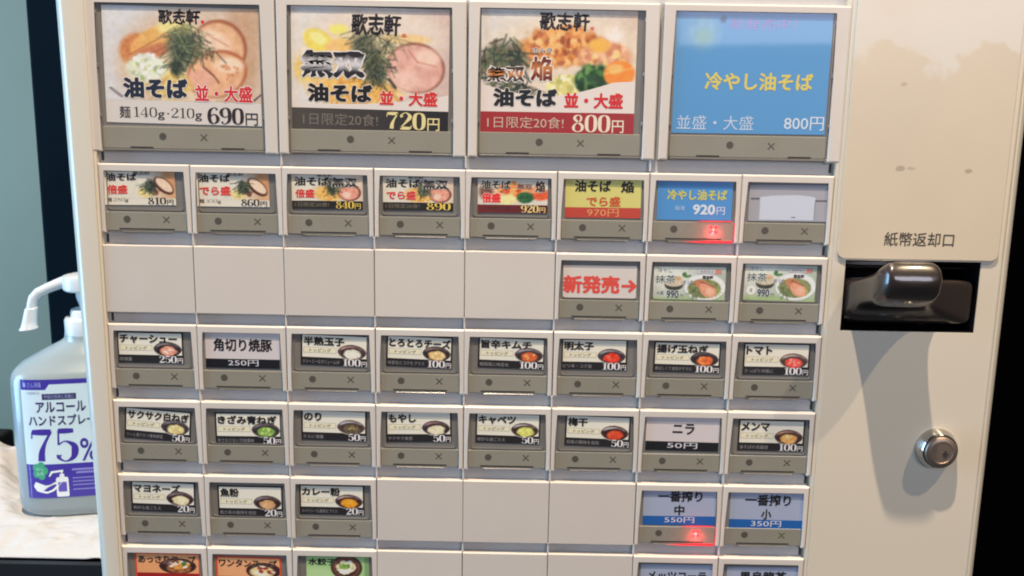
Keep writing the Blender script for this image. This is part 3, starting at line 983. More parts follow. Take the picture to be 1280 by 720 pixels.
# cell key: (centre x, centre z, width, height, tilt) of its card, millimetres on the machine front
CARDPOS = {
    '0_0': (-121.3, 112.9, 67.0, 48.7, -0.6), '0_2': (-41.1, 112.8, 67.2, 51.1, -0.7), '0_4': (38.9, 113.2, 66.3, 51.1, 0.1), '0_6': (121.3, 113.9, 65.8, 50.4, 0.2),
    '1_0': (-142.5, 60.6, 31.1, 14.6, 0.6), '1_1': (-101.7, 60.7, 31.6, 14.8, 0.3), '1_2': (-60.4, 60.5, 31.0, 14.8, 0.3), '1_3': (-20.7, 60.4, 30.7, 14.5, 0.1),
    '1_4': (20.6, 60.2, 30.5, 14.8, 0.2), '1_5': (60.1, 59.7, 33.0, 16.8, 0.2), '1_6': (100.0, 59.7, 32.6, 17.2, 0.3), '1_7': (140.8, 60.0, 34.2, 17.4, 0.3),
    '2_5': (60.0, 22.8, 33.4, 14.6, 0.1), '2_6': (99.5, 22.5, 32.0, 15.6, 0.3), '2_7': (139.7, 23.8, 31.6, 16.0, -0.9),
    '3_0': (-141.6, -10.9, 29.9, 14.4, -0.2), '3_1': (-100.0, -11.6, 33.5, 16.4, -0.1), '3_2': (-58.5, -10.6, 30.4, 14.6, -1.5), '3_3': (-20.2, -10.5, 29.8, 14.5, -1.7),
    '3_4': (21.3, -10.4, 30.1, 14.3, -1.2), '3_5': (58.6, -10.3, 29.7, 14.3, 0.0), '3_6': (100.3, -10.8, 30.1, 14.0, -0.7), '3_7': (140.5, -10.9, 29.9, 14.6, 0.1),
    '4_0': (-140.1, -47.3, 30.4, 14.8, -4.3), '4_1': (-98.6, -48.3, 30.5, 15.1, 0.3), '4_2': (-59.3, -46.0, 29.9, 14.5, -0.8), '4_3': (-20.5, -45.8, 30.1, 14.8, 0.9),
    '4_4': (20.3, -45.8, 29.6, 14.4, -0.8), '4_5': (61.3, -46.3, 29.8, 14.7, -1.3), '4_6': (100.1, -46.7, 33.4, 16.6, -0.6), '4_7': (140.6, -46.8, 30.3, 14.9, -0.2),
    '5_0': (-139.4, -82.3, 29.9, 14.8, -1.2), '5_1': (-98.9, -83.6, 30.3, 14.9, -0.0), '5_2': (-60.9, -82.2, 30.2, 14.6, -0.2), '5_6': (100.5, -82.8, 33.6, 17.1, 0.4),
    '5_7': (140.9, -83.7, 34.1, 17.6, -0.4),
    '6_0': (-139.0, -118.0, 31.0, 15.6, -0.3), '6_1': (-100.9, -119.2, 31.1, 15.5, -0.9), '6_2': (-58.8, -118.1, 29.5, 15.5, -0.1),
    '6_6': (101.0, -120.0, 34.3, 17.5, -0.0), '6_7': (141.3, -120.5, 33.9, 17.7, 0.5),
}
S, Tp, Pl = 'special', 'topping', 'plain'
CARDS = {
    '0_0': ('large', 0, 'large button with pork noodle picture priced 690円'),
    '0_2': ('large', 2, 'large button with ham noodle picture and black band priced 720円'),
    '0_4': ('large', 4, 'large button with egg yolk noodle picture and red band priced 800円'),
    '0_6': ('large', 6, 'large button with plain blue card and yellow lettering priced 800円'),
    '1_0': (S, 'pork2', 'small button with noodle picture priced 810円'),
    '1_1': (S, 'pork3', 'small button with noodle picture priced 860円'),
    '1_2': (S, 'ham2', 'small button with black band priced 840円 in yellow'),
    '1_3': (S, 'ham3', 'small button with black band priced 890 in yellow'),
    '1_4': (S, 'crumbs2', 'small button with dark red band priced 920円'),
    '1_5': (S, 'yellow', 'small button with yellow card and red band priced 970円'),
    '1_6': (S, 'blue', 'small button with blue card, red lamp lit, priced 920円'),
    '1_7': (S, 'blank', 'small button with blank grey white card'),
    '2_5': (S, 'new', 'small button with white card and red arrow lettering 新発売→'),
    '2_6': (S, 'matcha', 'small button with pale green noodle card left of its twin'),
    '2_7': (S, 'matcha_round', 'small button with pale green noodle card and white round badge'),
    '3_0': (Tp, ('チャーシュー', '肉増量', '250', 'tea', .87), 'small button lettered チャーシュー 250円'),
    '3_1': (Pl, ([('角切り焼豚', .11, .16, .90, .53, None)], '250円', GREYB, BLK), 'small button with plain card 角切り焼豚 250円'),
    '3_2': (Tp, ('半熟玉子', 'クリーミーなボリュームUP', '100', 'egg', .61), 'small button lettered 半熟玉子 100円'),
    '3_3': (Tp, ('とろとろチーズ', '味変化とコクをプラス', '100', 'cheese', .93), 'small button lettered とろとろチーズ 100円'),
    '3_4': (Tp, ('旨辛キムチ', '韓国風に味変化', '100', 'kimchi', .76), 'small button lettered 旨辛キムチ 100円'),
    '3_5': (Tp, ('明太子', 'ピリ辛・コク旨', '100', 'mentai', .45), 'small button lettered 明太子 100円'),
    '3_6': (Tp, ('揚げ玉ねぎ', '香ばしくて食欲がすすむ', '100', 'onion', .77), 'small button lettered 揚げ玉ねぎ 100円'),
    '3_7': (Tp, ('トマト', 'さっぱり洋風に', '100', 'tomato', .39), 'small button lettered トマト 100円'),
    '4_0': (Tp, ('サクサク白ねぎ', 'ツンと香りたつ香味野菜', '50', 'white', .93), 'small button with tilted card サクサク白ねぎ 50円'),
    '4_1': (Tp, ('きざみ青ねぎ', '辛さの少ない万能薬味', '50', 'green', .89), 'small button lettered きざみ青ねぎ 50円'),
    '4_2': (Tp, ('のり', 'さらに増量', '50', 'nori', .27), 'small button lettered のり 50円'),
    '4_3': (Tp, ('もやし', 'サクサク食感', '50', 'sprout', .42), 'small button lettered もやし 50円'),
    '4_4': (Tp, ('キャベツ', '絶妙な歯ごたえ', '50', 'cabbage', .58), 'small button lettered キャベツ 50円'),
    '4_5': (Tp, ('梅干', '和風の酸味を追加', '50', 'ume', .30), 'small button lettered 梅干 50円'),
    '4_6': (Pl, ([('ニラ', .36, .22, .66, .53, None)], '50円', GREYB, BLK), 'small button with plain card ニラ 50円'),
    '4_7': (Tp, ('メンマ', '油そばの名脇役', '100', 'menma', .43), 'small button lettered メンマ 100円'),
    '5_0': (Tp, ('マヨネーズ', '絶妙な歯ごたえ', '20', 'mayo', .73), 'small button lettered マヨネーズ 20円'),
    '5_1': (Tp, ('魚粉', '魚介系の風味を追加', '20', 'fish', .29), 'small button lettered 魚粉 20円'),
    '5_2': (Tp, ('カレー粉', 'スパイシーな風味をプラス', '20', 'curry', .59), 'small button lettered カレー粉 20円'),
    '5_6': (Pl, ([('一番搾り', .20, .01, .81, .33, None), ('中', .43, .42, .57, .72, None)], '550円', LILAC, NAVY), 'small button with 一番搾り 中 card and lit red lamp'),
    '5_7': (Pl, ([('一番搾り', .20, .03, .82, .35, None), ('小', .43, .44, .57, .73, None)], '350円', LILAC, NAVY), 'small button with 一番搾り 小 card priced 350円'),
    '6_0': (S, 'soup', 'small button lettered あっさりスープ on orange card'),
    '6_1': (S, 'wonton', 'small button lettered ワンタンスープ on orange card'),
    '6_2': (S, 'gyoza', 'small button lettered 水餃子 on green card'),
    '6_6': (Pl, ([('メッツコーラ', .10, .20, .90, .46, None)], None, LILAC, NAVY), 'small button with メッツコーラ card'),
    '6_7': (Pl, ([('黒烏龍茶', .18, .12, .83, .42, None)], None, LILAC, NAVY), 'small button with 黒烏龍茶 card'),
}

# ------------------------------------------------------------------ the ticket machine
PX, PZ = 40.0, 35.6
machine = bpy.data.objects.new("ticket_machine", None)
machine["label"] = "cream ticket vending machine with rows of picture menu buttons and a note return slot"
machine["category"] = "vending machine"
machine["kind"] = "thing"
link(machine, None, (0.03, 0.02, -0.23))

ZT, ZB = 190.0, -230.0


def panel_with_hole(x0, x1, z0, z1, hx0, hx1, hz0, hz1, yf, yb):
    bm = bmesh.new()
    xs = [x0, hx0, hx1, x1]
    zs = [z0, hz0, hz1, z1]
    g = [[bm.verts.new((x * MM, yf * MM, z * MM)) for x in xs] for z in zs]
    for j in range(3):
        for i in range(3):
            if i == 1 and j == 1:
                continue
            bm.faces.new((g[j][i], g[j][i + 1], g[j + 1][i + 1], g[j + 1][i]))
    r = bmesh.ops.extrude_face_region(bm, geom=list(bm.faces))
    for v in [e for e in r['geom'] if isinstance(e, bmesh.types.BMVert)]:
        v.co.y = yb * MM
    return bm


# cabinet box behind everything
bm = bmesh.new()
add_box(bm, -168.0, 239.0, 34, 360, ZB, ZT, 1.0)
from_bm("cabinet_body", bm, M_PAINT, machine)
bm = bmesh.new()
add_box(bm, -160.05, 160.0, 3.6, 33, ZB + 2, ZT - 2)
from_bm("button_back_plate", bm, M_REAR, machine)


# painted right panel with the worn patch along its top
def worn_paint():
    m = mat("cream painted steel with worn top", (0.64, 0.56, 0.42), rough=0.36, bump=0.05, coat=0.2, coatrough=0.25)
    nt = m.node_tree
    b = nt.nodes["Principled BSDF"]
    tc = nt.nodes.new("ShaderNodeTexCoord")
    sep = nt.nodes.new("ShaderNodeSeparateXYZ")
    nt.links.new(tc.outputs["Object"], sep.inputs[0])

    def noise(scale, detail=5, vec=None):
        n = nt.nodes.new("ShaderNodeTexNoise")
        n.inputs["Scale"].default_value = scale
        n.inputs["Detail"].default_value = detail
        nt.links.new(tc.outputs["Object"], n.inputs["Vector"])
        return n.outputs["Fac"]

    def mth(op, a, c, d=None):
        n = nt.nodes.new("ShaderNodeMath")
        n.operation = op
        for k, v in enumerate((a, c, d)):
            if v is None:
                continue
            if isinstance(v, (int, float)):
                n.inputs[k].default_value = v
            else:
                nt.links.new(v, n.inputs[k])
        return n.outputs[0]

    def rng(v, a, c):
        n = nt.nodes.new("ShaderNodeMapRange")
        n.interpolation_type = 'SMOOTHSTEP'
        nt.links.new(v, n.inputs["Value"])
        n.inputs["From Min"].default_value = a
        n.inputs["From Max"].default_value = c
        return n.outputs["Result"]
    edge = mth('ADD', sep.outputs["Z"], mth('MULTIPLY', mth('SUBTRACT', noise(24, 4), 0.5), 0.07))
    worn = rng(edge, 0.1215, 0.1240)
    worn2 = mth('MULTIPLY', worn, rng(noise(14), 0.25, 0.55))

    def mix(fac, A, B):
        n = nt.nodes.new("ShaderNodeMix")
        n.data_type = 'RGBA'
        nt.links.new(fac, n.inputs["Factor"])
        if isinstance(A, tuple):
            n.inputs["A"].default_value = (*A, 1)
        else:
            nt.links.new(A, n.inputs["A"])
        n.inputs["B"].default_value = (*B, 1)
        return n.outputs["Result"]
    c0 = mix(rng(noise(18, 3), 0.3, 0.75), (0.68, 0.59, 0.44), (0.65, 0.565, 0.43))
    c1 = mix(mth('MULTIPLY', worn2, 0.9), c0, (0.715, 0.675, 0.585))

    # two small scuffs and a greenish tape mark
    def blob(cx, cz, rx, rz, lo=0.7, hi=1.1, nz=0.0):
        dx = mth('DIVIDE', mth('SUBTRACT', sep.outputs["X"], cx), rx)
        dz = mth('DIVIDE', mth('SUBTRACT', sep.outputs["Z"], cz), rz)
        d = mth('SQRT', mth('ADD', mth('MULTIPLY', dx, dx), mth('MULTIPLY', dz, dz)), 0)
        if nz:
            d = mth('ADD', d, mth('MULTIPLY', mth('SUBTRACT', noise(420), 0.5), nz))
        inv = mth('SUBTRACT', 1.0, rng(d, lo, hi))
        return inv
    c2 = mix(mth('MULTIPLY', blob(0.1875, 0.0752, 0.0022, 0.0014, nz=1.2), 0.55), c1, (0.28, 0.22, 0.16))
    c3 = mix(mth('MULTIPLY', blob(0.1918, 0.0752, 0.0022, 0.0008, nz=1.2), 0.4), c2, (0.28, 0.22, 0.16))
    c4 = mix(mth('MULTIPLY', blob(0.2165, 0.0745, 0.0018, 0.0011, nz=1.2), 0.55), c3, (0.26, 0.19, 0.14))
    c5 = mix(mth('MULTIPLY', blob(0.1855, 0.1105, 0.0014, 0.0010, nz=1.2), 0.4), c4, (0.30, 0.22, 0.16))
    nt.links.new(c5, b.inputs["Base Color"])
    return m


M_WORN = worn_paint()

from_bm("right_panel", panel_with_hole(161.7, 236.6, ZB, ZT, 167.4, 226.9, 3.0, 34.9, -0.3, 33.5), M_PAINT, machine)
# rounded outer edge posts of the front
def edge_post(x_in, x_out, yf):
    bm = bmesh.new()
    sgn = 1 if x_out > x_in else -1
    r, d = 5.2, 6.2
    prof = [(x_in, yf)]
    for i in range(11):
        a = math.radians(90 * i / 10)
        prof.append((x_out - sgn * r + sgn * r * math.sin(a) ** 1.3, yf + d * (1 - max(0, math.cos(a)) ** 1.3)))
    prof += [(x_out, 33.5), (x_in, 33.5)]
    k = 0.0125 if sgn < 0 else 0.0      # the left trim leans in a little towards the foot
    lo = [bm.verts.new(((x + (k * (140 - ZB) if x != x_in else 0)) * MM, y * MM, ZB * MM)) for x, y in prof]
    hi = [bm.verts.new(((x + (k * (140 - ZT) if x != x_in else 0)) * MM, y * MM, ZT * MM)) for x, y in prof]
    n = len(prof)
    for i in range(n):
        bm.faces.new((lo[i], lo[(i + 1) % n], hi[(i + 1) % n], hi[i]))
    bm.faces.new(lo)
    bm.faces.new(list(reversed(hi)))
    return bm


def smooth_by_angle(o, deg=40):
    me = o.data
    for p in me.polygons:
        p.use_smooth = True
    bm = bmesh.new(); bm.from_mesh(me)
    for e in bm.edges:
        if len(e.link_faces) == 2 and e.calc_face_angle(0) > math.radians(deg):
            e.smooth = False
    bm.to_mesh(me); bm.free()


for a in ((160.05, 161.65), (-161.25, -160.1)):
    bm = bmesh.new()
    add_box(bm, a[0], a[1], .25, 33.4, ZB, ZT)
    from_bm("inner_trim", bm, M_PAINT, machine)
o = from_bm("edge_trim", edge_post(236.75, 241.2, -0.9), M_PAINT, machine); smooth_by_angle(o)
o = from_bm("edge_trim", edge_post(-161.3, -175.3, -0.9), M_PAINT, machine); smooth_by_angle(o)
# raised cover sheet over the upper half of the right panel
bm = bmesh.new()
prism(bm, round_rect(163.4, 233.3, 35.8, ZT - 1, 2.6, corners=(0, 0, 1, 1)), -1.3, -0.32, 0.25)
from_bm("cover_sheet", bm, M_WORN, machine)

# lettering over the slot
pr = Print(30.4, 6.2)
pr.text('紙幣返却口', 0, 0, 1, 1, P(66, 58, 48), 1, bold=.012)
o = pr.build("slot_lettering", M_LABELPRINT, machine, (0.1982, -0.00135, 0.0446), -0.1)


# ---- button parts (meshes shared between alike buttons)
def small_frame_bm():
    w, l, tb, leg = 39.75, 1.85, 2.45, 30.2
    pts = [(0, 0), (0, -leg), (l, -leg), (l, -tb - .5), (l + .5, -tb), (w - l - .5, -tb), (w - l, -tb - .5), (w - l, -leg), (w, -leg), (w, 0)]
    bm = bmesh.new()
    prism(bm, pts, 0, 3.5, 0.62, 3)
    return bm


def large_frame_bm(w=80.6):
    l, q, tb, leg = 4.1, 5.4, 2.3, 65.2
    pts = [(0, 0), (0, -leg), (l, -leg), (l, -tb - .6), (l + .6, -tb), (w - q - .6, -tb), (w - q, -tb - .6), (w - q, -leg), (w, -leg), (w, 0)]
    bm = bmesh.new()
    prism(bm, pts, 0, 3.5, 0.7, 3)
    return bm


def cap_bm(x0, x1, zt, zb):
    bm = bmesh.new()
    add_box(bm, x0, x1, 1.15, 3.4, zb, zt, 0.15, 1)
    return bm


def strip_bm(x0, x1, zt, zb):
    bm = bmesh.new()
    add_box(bm, x0, x1, 0.75, 3.2, zb, zt, 0.22, 2)
    return bm


def holder_bm(x0, x1, zt, zb, t=0.45, r=1.6):
    """clear lip round the card well: an open-topped U with rounded lower corners"""
    bm = bmesh.new()
    out = round_rect(x0, x1, zb, zt, r, corners=(0, 0, 1, 1))
    inn = round_rect(x0 + t, x1 - t, zb + t, zt, r - t, corners=(0, 0, 1, 1))
    a = [bm.verts.new((x * MM, .8 * MM, z * MM)) for x, z in out]
    b = [bm.verts.new((x * MM, .8 * MM, z * MM)) for x, z in inn]
    c = [bm.verts.new((x * MM, 1.3 * MM, z * MM)) for x, z in out]
    d = [bm.verts.new((x * MM, 1.3 * MM, z * MM)) for x, z in inn]
    n = len(out)
    for i in range(1, n):
        j = (i + 1) % n
        if i == n - 1:
            j = 0
        bm.faces.new((a[i], a[j], b[j], b[i]))
        bm.faces.new((a[i], c[i], c[j], a[j]))
        bm.faces.new((b[i], b[j], d[j], d[i]))
    return bm


def disc_bm(r):
    bm = bmesh.new()
    pts = [(r * math.cos(2 * math.pi * i / 20), r * math.sin(2 * math.pi * i / 20)) for i in range(20)]
    prism(bm, pts, -.06, .1, 0)
    return bm


def cross_bm(s, t=.36):
    bm = bmesh.new()
    pts = []
    for k in range(4):
        a = math.radians(45 + 90 * k)
        ca, sa = math.cos(a), math.sin(a)
        for u, v in ((t, t), (s * 1.25, t), (s * 1.25, -t)):
            if (u, v) == (t, t):
                uu, vv = t, t
            else:
                uu, vv = u, v
            pts.append((uu * ca - vv * sa, uu * sa + vv * ca))
    # order: going clockwise around each arm
    pts = []
    for k in range(4):
        a = math.radians(45 + 90 * k)
        ca, sa = math.cos(a), math.sin(a)
        for u, v in ((t, -t), (s * 1.25, -t), (s * 1.25, t)):
            pts.append((u * ca - v * sa, u * sa + v * ca))
    prism(bm, pts, -.05, .1, 0)
    return bm


def slot_bm(w):
    bm = bmesh.new()
    add_box(bm, -w / 2, w / 2, 0.70, 1.2, -.3, .3, 0)
    return bm


def bar_bm(w, h, y0=.5, y1=1.6):
    bm = bmesh.new()
    add_box(bm, -w / 2, w / 2, y0, y1, -h / 2, h / 2, .15, 1)
    return bm


def shared(bm, name, material, smooth=False):
    me = bpy.data.meshes.new(name)
    bmesh.ops.recalc_face_normals(bm, faces=bm.faces)
    bm.to_mesh(me); bm.free()
    me.materials.append(material)
    return me


ME = {
    'frame': shared(small_frame_bm(), "menu_button", M_FRAME),
    'bigframe': shared(large_frame_bm(), "large_menu_button", M_FRAME),
    'bigframe6': shared(large_frame_bm(78.4), "large_menu_button", M_FRAME),
    'cap': shared(cap_bm(1.95, 37.8, -2.5, -29.2), "button_cap", M_CAP),
    'bigcap': shared(cap_bm(4.25, 75.05, -2.4, -64.0), "button_cap", M_CAP),
    'strip': shared(strip_bm(2.1, 37.6, -20.9, -29.3), "indicator_strip", M_STRIP),
    'bigstrip': shared(strip_bm(5.0, 74.2, -54.4, -63.7), "indicator_strip", M_STRIP),
    'holder': shared(holder_bm(3.1, 36.6, -2.6, -20.3), "card_holder", M_LIP),
    'bigcap6': shared(cap_bm(4.25, 72.85, -2.4, -64.0), "button_cap", M_CAP),
    'bigstrip6': shared(strip_bm(5.0, 72.0, -54.4, -63.7), "indicator_strip", M_STRIP),
    'bigholder6': shared(holder_bm(4.7, 72.4, -2.6, -63.9, .7, 1.5), "card_holder", M_LIP),
    'bigsill6': shared(bar_bm(68.4, .6, .35), "lower_sill", M_LIP),
    'bigholder': shared(holder_bm(4.7, 74.6, -2.6, -63.9, .7, 1.5), "card_holder", M_LIP),
    'dot': shared(disc_bm(1.55), "circle_mark", M_MARK),
    'cross': shared(cross_bm(1.55, .24), "cross_mark", M_MARK),
    'crossg': shared(cross_bm(1.55, .26), "cross_mark", M_MARKG),
    'slot': shared(slot_bm(24.5), "finger_notch", M_DARK),
    'bigslot': shared(slot_bm(10.0), "finger_notch", M_DARK),
    'sill': shared(bar_bm(22.5, .4, .5), "lower_sill", M_LIP),
    'bigsill': shared(bar_bm(70.5, .6, .35), "lower_sill", M_LIP),
    'tab': shared(bar_bm(.7, 1.5, .4), "clip_tab", M_LIP),
}


def inst(key, name, parent, x, y, z):
    o = bpy.data.objects.new(name, ME[key])
    return link(o, parent, (x * MM, y * MM, z * MM))


def build_card(key, btn):
    global ILL
    # upper cards' print is darkened to even out the lamps' falloff
    ILL = {'0': (.96, .91, .87), '1': (.90, .85, .81), '2': (.88, .83, .79)}.get(key[0], (.81, .76, .71))
    cx, cz, w, h, ang = CARDPOS[key]
    typ, arg = CARDS[key][0], CARDS[key][1]
    if typ == 'large':
        c = card_large(arg, w, h)
    elif typ == S:
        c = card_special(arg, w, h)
    elif typ == Pl:
        c = card_plain(*arg, w, h)
    else:
        t, sub, prc, bowl, tw = arg
        c = card_topping(t, sub, prc, BOWL[bowl], w, h, tw)
    y = 0.95
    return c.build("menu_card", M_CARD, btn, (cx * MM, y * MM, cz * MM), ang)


def jit(a):
    return random.uniform(-a, a)


def red_lamp(btn, x, z):
    bm = bmesh.new()
    for i, j in ((-1, -1), (-1, 1), (1, -1), (1, 1), (0, 0)):
        add_box(bm, x + i * 1.15 - .62, x + i * 1.15 + .62, .66, .9, z + j * 1.15 - .62, z + j * 1.15 + .62, .2, 2)
    o = from_bm("indicator_lamp", bm, M_RED, btn)
    o["label"] = "lit red indicator lamp"
    bm = bmesh.new()
    add_box(bm, x - .3, x + .3, .58, .65, z - .3, z + .3, .0)
    from_bm("lamp_core", bm, M_REDCORE, btn)
    return o


for key, spec in CARDS.items():
    r, c = map(int, key.split('_'))
    big = r == 0
    if big:
        x0 = -160.0 + PX * c + (0 if c == 0 else (.2 if c < 6 else 1.0))
        x0 = {0: -161.9, 2: -80.7, 4: 0.8, 6: 83.0}[c]
        z0 = {0: 141.6, 2: 141.8, 4: 142.0, 6: 142.2}[c]
        w = 80.6
        if c == 6:
            w = 78.4
    else:
        x0 = -160.0 + PX * c + .12 + jit(.12)
        z0 = (3 - r) * PZ + jit(.12)
    k6 = '6' if c == 6 else ''
    me = ME['bigframe' + k6 if big else 'frame']
    b = bpy.data.objects.new("large_menu_button" if big else "menu_button", me)
    b["label"] = spec[2]
    link(b, machine, (x0 * MM, 0, z0 * MM))
    if not big:
        inst('cap', "button_cap", b, x0, 0, z0)
        inst('strip', "indicator_strip", b, x0, 0, z0)
        if spec[0] == Tp or key in ('1_0', '1_1', '1_2', '1_3', '1_4', '2_5', '2_6', '2_7', '6_0', '6_1', '6_2'):
            inst('holder', "card_holder", b, x0, 0, z0)
        inst('dot', "circle_mark", b, x0 + 11.3, .75, z0 - 24.2)
        lit = key in ('1_6', '5_6')
        if not lit:
            inst('crossg' if key == '5_7' else 'cross', "cross_mark", b, x0 + 28.6, .75, z0 - 24.2)
        inst('slot', "finger_notch", b, x0 + 19.9, 0, z0 - 28.45)
        inst('sill', "lower_sill", b, x0 + 20.2, 0, z0 - 29.65)
        if lit:
            red_lamp(b, x0 + 28.6, z0 - 24.2)
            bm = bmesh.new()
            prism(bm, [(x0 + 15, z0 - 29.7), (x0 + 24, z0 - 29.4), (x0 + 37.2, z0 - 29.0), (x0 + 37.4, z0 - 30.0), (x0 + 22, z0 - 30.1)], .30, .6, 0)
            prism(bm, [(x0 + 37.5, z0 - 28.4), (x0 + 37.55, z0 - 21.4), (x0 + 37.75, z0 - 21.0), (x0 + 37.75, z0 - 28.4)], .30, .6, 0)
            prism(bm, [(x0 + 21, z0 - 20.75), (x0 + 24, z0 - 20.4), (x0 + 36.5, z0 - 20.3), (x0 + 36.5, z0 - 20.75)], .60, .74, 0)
            g = from_bm("emissive_spill_edge", bm, M_REDSOFT, b)  # emissive slivers imitate lamp light leaking round the clear cap
            g["label"] = "red lamp spill on the cap edge, made emissive"
            ld = bpy.data.lights.new("indicator_glow", 'POINT')
            ld.energy = 0.0032
            ld.color = (1, .05, .06)
            ld.shadow_soft_size = .0008
            lo = bpy.data.objects.new("indicator_glow", ld)
            link(lo, None, ((x0 + 28.6) * MM, -.002, (z0 - 26.0) * MM))
    else:
        inst('bigcap' + k6, "button_cap", b, x0, 0, z0)
        inst('bigstrip' + k6, "indicator_strip", b, x0, 0, z0)
        inst('bigholder' + k6, "card_holder", b, x0, 0, z0)
        inst('dot', "circle_mark", b, x0 + 30.8, .75, z0 - 58.4)
        inst('cross', "cross_mark", b, x0 + 48.6, .75, z0 - 58.6)
        inst('bigslot', "finger_notch", b, x0 + 21.5, 0, z0 - 63.2)
        inst('bigslot', "finger_notch", b, x0 + 61.0, 0, z0 - 63.2)
        inst('bigsill' + k6, "lower_sill", b, x0 + w / 2, 0, z0 - 64.3)
        for sx in (4.6, w - 5.8):
            for sz in (-7, -29, -50):
                inst('tab', "clip_tab", b, x0 + sx, 0, z0 + sz)
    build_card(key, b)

# blank cover plates where no button is fitted
bm = bmesh.new()
prism(bm, [(0, 0), (0, -30.4), (39.7, -30.4), (39.7, 0)], 0.1, 3.5, 0.35)
ME['blank'] = shared(bm, "blank_plate", M_BLANK)
bm = bmesh.new()
add_box(bm, 0, 39.7, -.05, 3.0, -.9, 0, .3, 2)
ME['blanklip'] = shared(bm, "plate_lip", M_FRAME)
for r, cs in ((2, range(5)), (5, (3, 4, 5)), (6, (3, 4, 5))):
    for c in cs:
        x0 = -160 + PX * c + .14 + jit(.12)
        z0 = (3 - r) * PZ + jit(.12)
        b = inst('blank', "blank_plate", machine, x0, jit(.08), z0)

# narrow ribs at the joints and dark rail notches between rows
bm = bmesh.new()
add_box(bm, -.35, .35, .6, 3.55, -5.3, -.1, .15, 1)
ME['rib'] = shared(bm, "joint_rib", M_FRAME)
bm = bmesh.new()
add_box(bm, -.5, .5, 3.3, 3.62, -4.4, -.5)
ME['notch'] = shared(bm, "rail_notch", M_DARK)
for r in range(1, 7):
    z = (4 - r) * PZ - 30.2
    if r == 1:
        z = 77.2
    for c in range(1, 8):
        if r == 1 and c in (1, 3, 5, 7):
            continue
        inst('rib', "joint_rib", machine, -160 + PX * c, 0, z)
    inst('notch', "rail_notch", machine, -158.9, 0, z - .4)
    inst('notch', "rail_notch", machine, 158.6, 0, z - .4)

# ------------------------------------------------------------------ note return slot
slot = bpy.data.objects.new("note_return_slot", None)
link(slot, machine, (0.197, 0, 0.003))
bm = bmesh.new()      # dark well behind the opening
for a in ((167.0, 227.4, 26, 30, 2.5, 35.4), (165.4, 167.6, 0.1, 30, 2.0, 36), (226.7, 228.8, .1, 30, 2.0, 36), (167.0, 227.4, .15, 30, 34.75, 37.5), (167.0, 227.4, .15, 30, 1.2, 3.15)):
    add_box(bm, *a)
from_bm("slot_well", bm, M_GLOSSBLACK, slot)
for z in (33.4, 30.8):
    bm = bmesh.new()
    add_box(bm, 168, 226.4, 8, 12, z - .5, z + .35, .3, 2)
    from_bm("guide_rail", bm, M_GLOSSBLACK, slot)


def sup(cx, cz, rx, rz, e, n=56):
    out = []
    for i in range(n):
        a = 2 * math.pi * (i + .5) / n
        ca, sa = math.cos(a), math.sin(a)
        out.append((cx + rx * math.copysign(abs(ca) ** (2 / e), ca), cz + rz * math.copysign(abs(sa) ** (2 / e), sa)))
    return out


KH = 10.0


def knob_ring(cx, cz, rx, rz, e, h, t):
    out = []
    for x, z in sup(cx, cz, rx, rz, e):
        q = (z - (cz + 1.5)) / KH
        hh = h - 6.5 * min(1.6, q * q) * max(0, (t - .25) / .75) ** 1.2
        q2 = (x - cx) / 13.0
        hh -= 1.2 * min(1.5, q2 ** 4) * max(0, (t - .5) / .5)
        out.append((x * MM, -hh * MM, z * MM))
    return out


rings = []
prof = [-6, -3.2, -2.6, -2.0, -1.0, 0, 1, 2.5, 4, 6, 8, 11, 14, 17, 20, 22, 23.5, 25, 26.3, 27.4, 28.3, 29, 29.5, 29.8, 29.95]
for h in prof:
    t = max(0, min(1, (h + 2.0) / 31))
    xl = 168.2 + 4.8 * (1 - (1 - t) ** 2.5)
    xr = 199.4 + 26.0 * (1 - t) ** 6.0
    zb = 17.6 - 11.0 * (1 - t) ** 5.0
    zt = 26.5 + 13.0 * t ** 1.5
    if h < -3:
        xl, xr, zb, zt = xl + .3, xr - .3, zb + .3, zt - .3
    e = 9 - 4.4 * min(1, t * 1.6)
    sh = 0
    if h > 21:
        q = (h - 21) / 9.0
        sh = 6.5 * (1 - math.sqrt(max(0, 1 - q * q)))
    cx, cz = (xl + xr) / 2, (zb + zt) / 2
    rings.append(knob_ring(cx, cz, (xr - xl) / 2 - sh * .55, (zt - zb) / 2 - sh * .35, e, h, t))
for k in (.85, .68, .5, .32, .14, .03):
    rings.append(knob_ring(cx, cz, ((xr - xl) / 2 - sh * .55) * k, ((zt - zb) / 2 - sh * .35) * k, 2.6 + 2 * k, h + .0, t))
bm = bmesh.new()
ring_loft(bm, rings)
o = from_bm("slot_flap", bm, M_SMOKE, slot)
o["label"] = "glossy smoky brown flap with protruding finger grip"
smooth_by_angle(o, 60)

# ------------------------------------------------------------------ key lock
lock = bpy.data.objects.new("key_lock", None)
link(lock, machine, (0.2155, 0, -0.060))
LX, LZ = 215.4, -50.9


def lathe_y(prof, cx, cz, n=48):
    rings = []
    for r, h in prof:
        rings.append([((cx + r * math.cos(2 * math.pi * i / n)) * MM, -h * MM, (cz + r * math.sin(2 * math.pi * i / n)) * MM) for i in range(n)])
    bm = bmesh.new()
    ring_loft(bm, rings)
    return bm


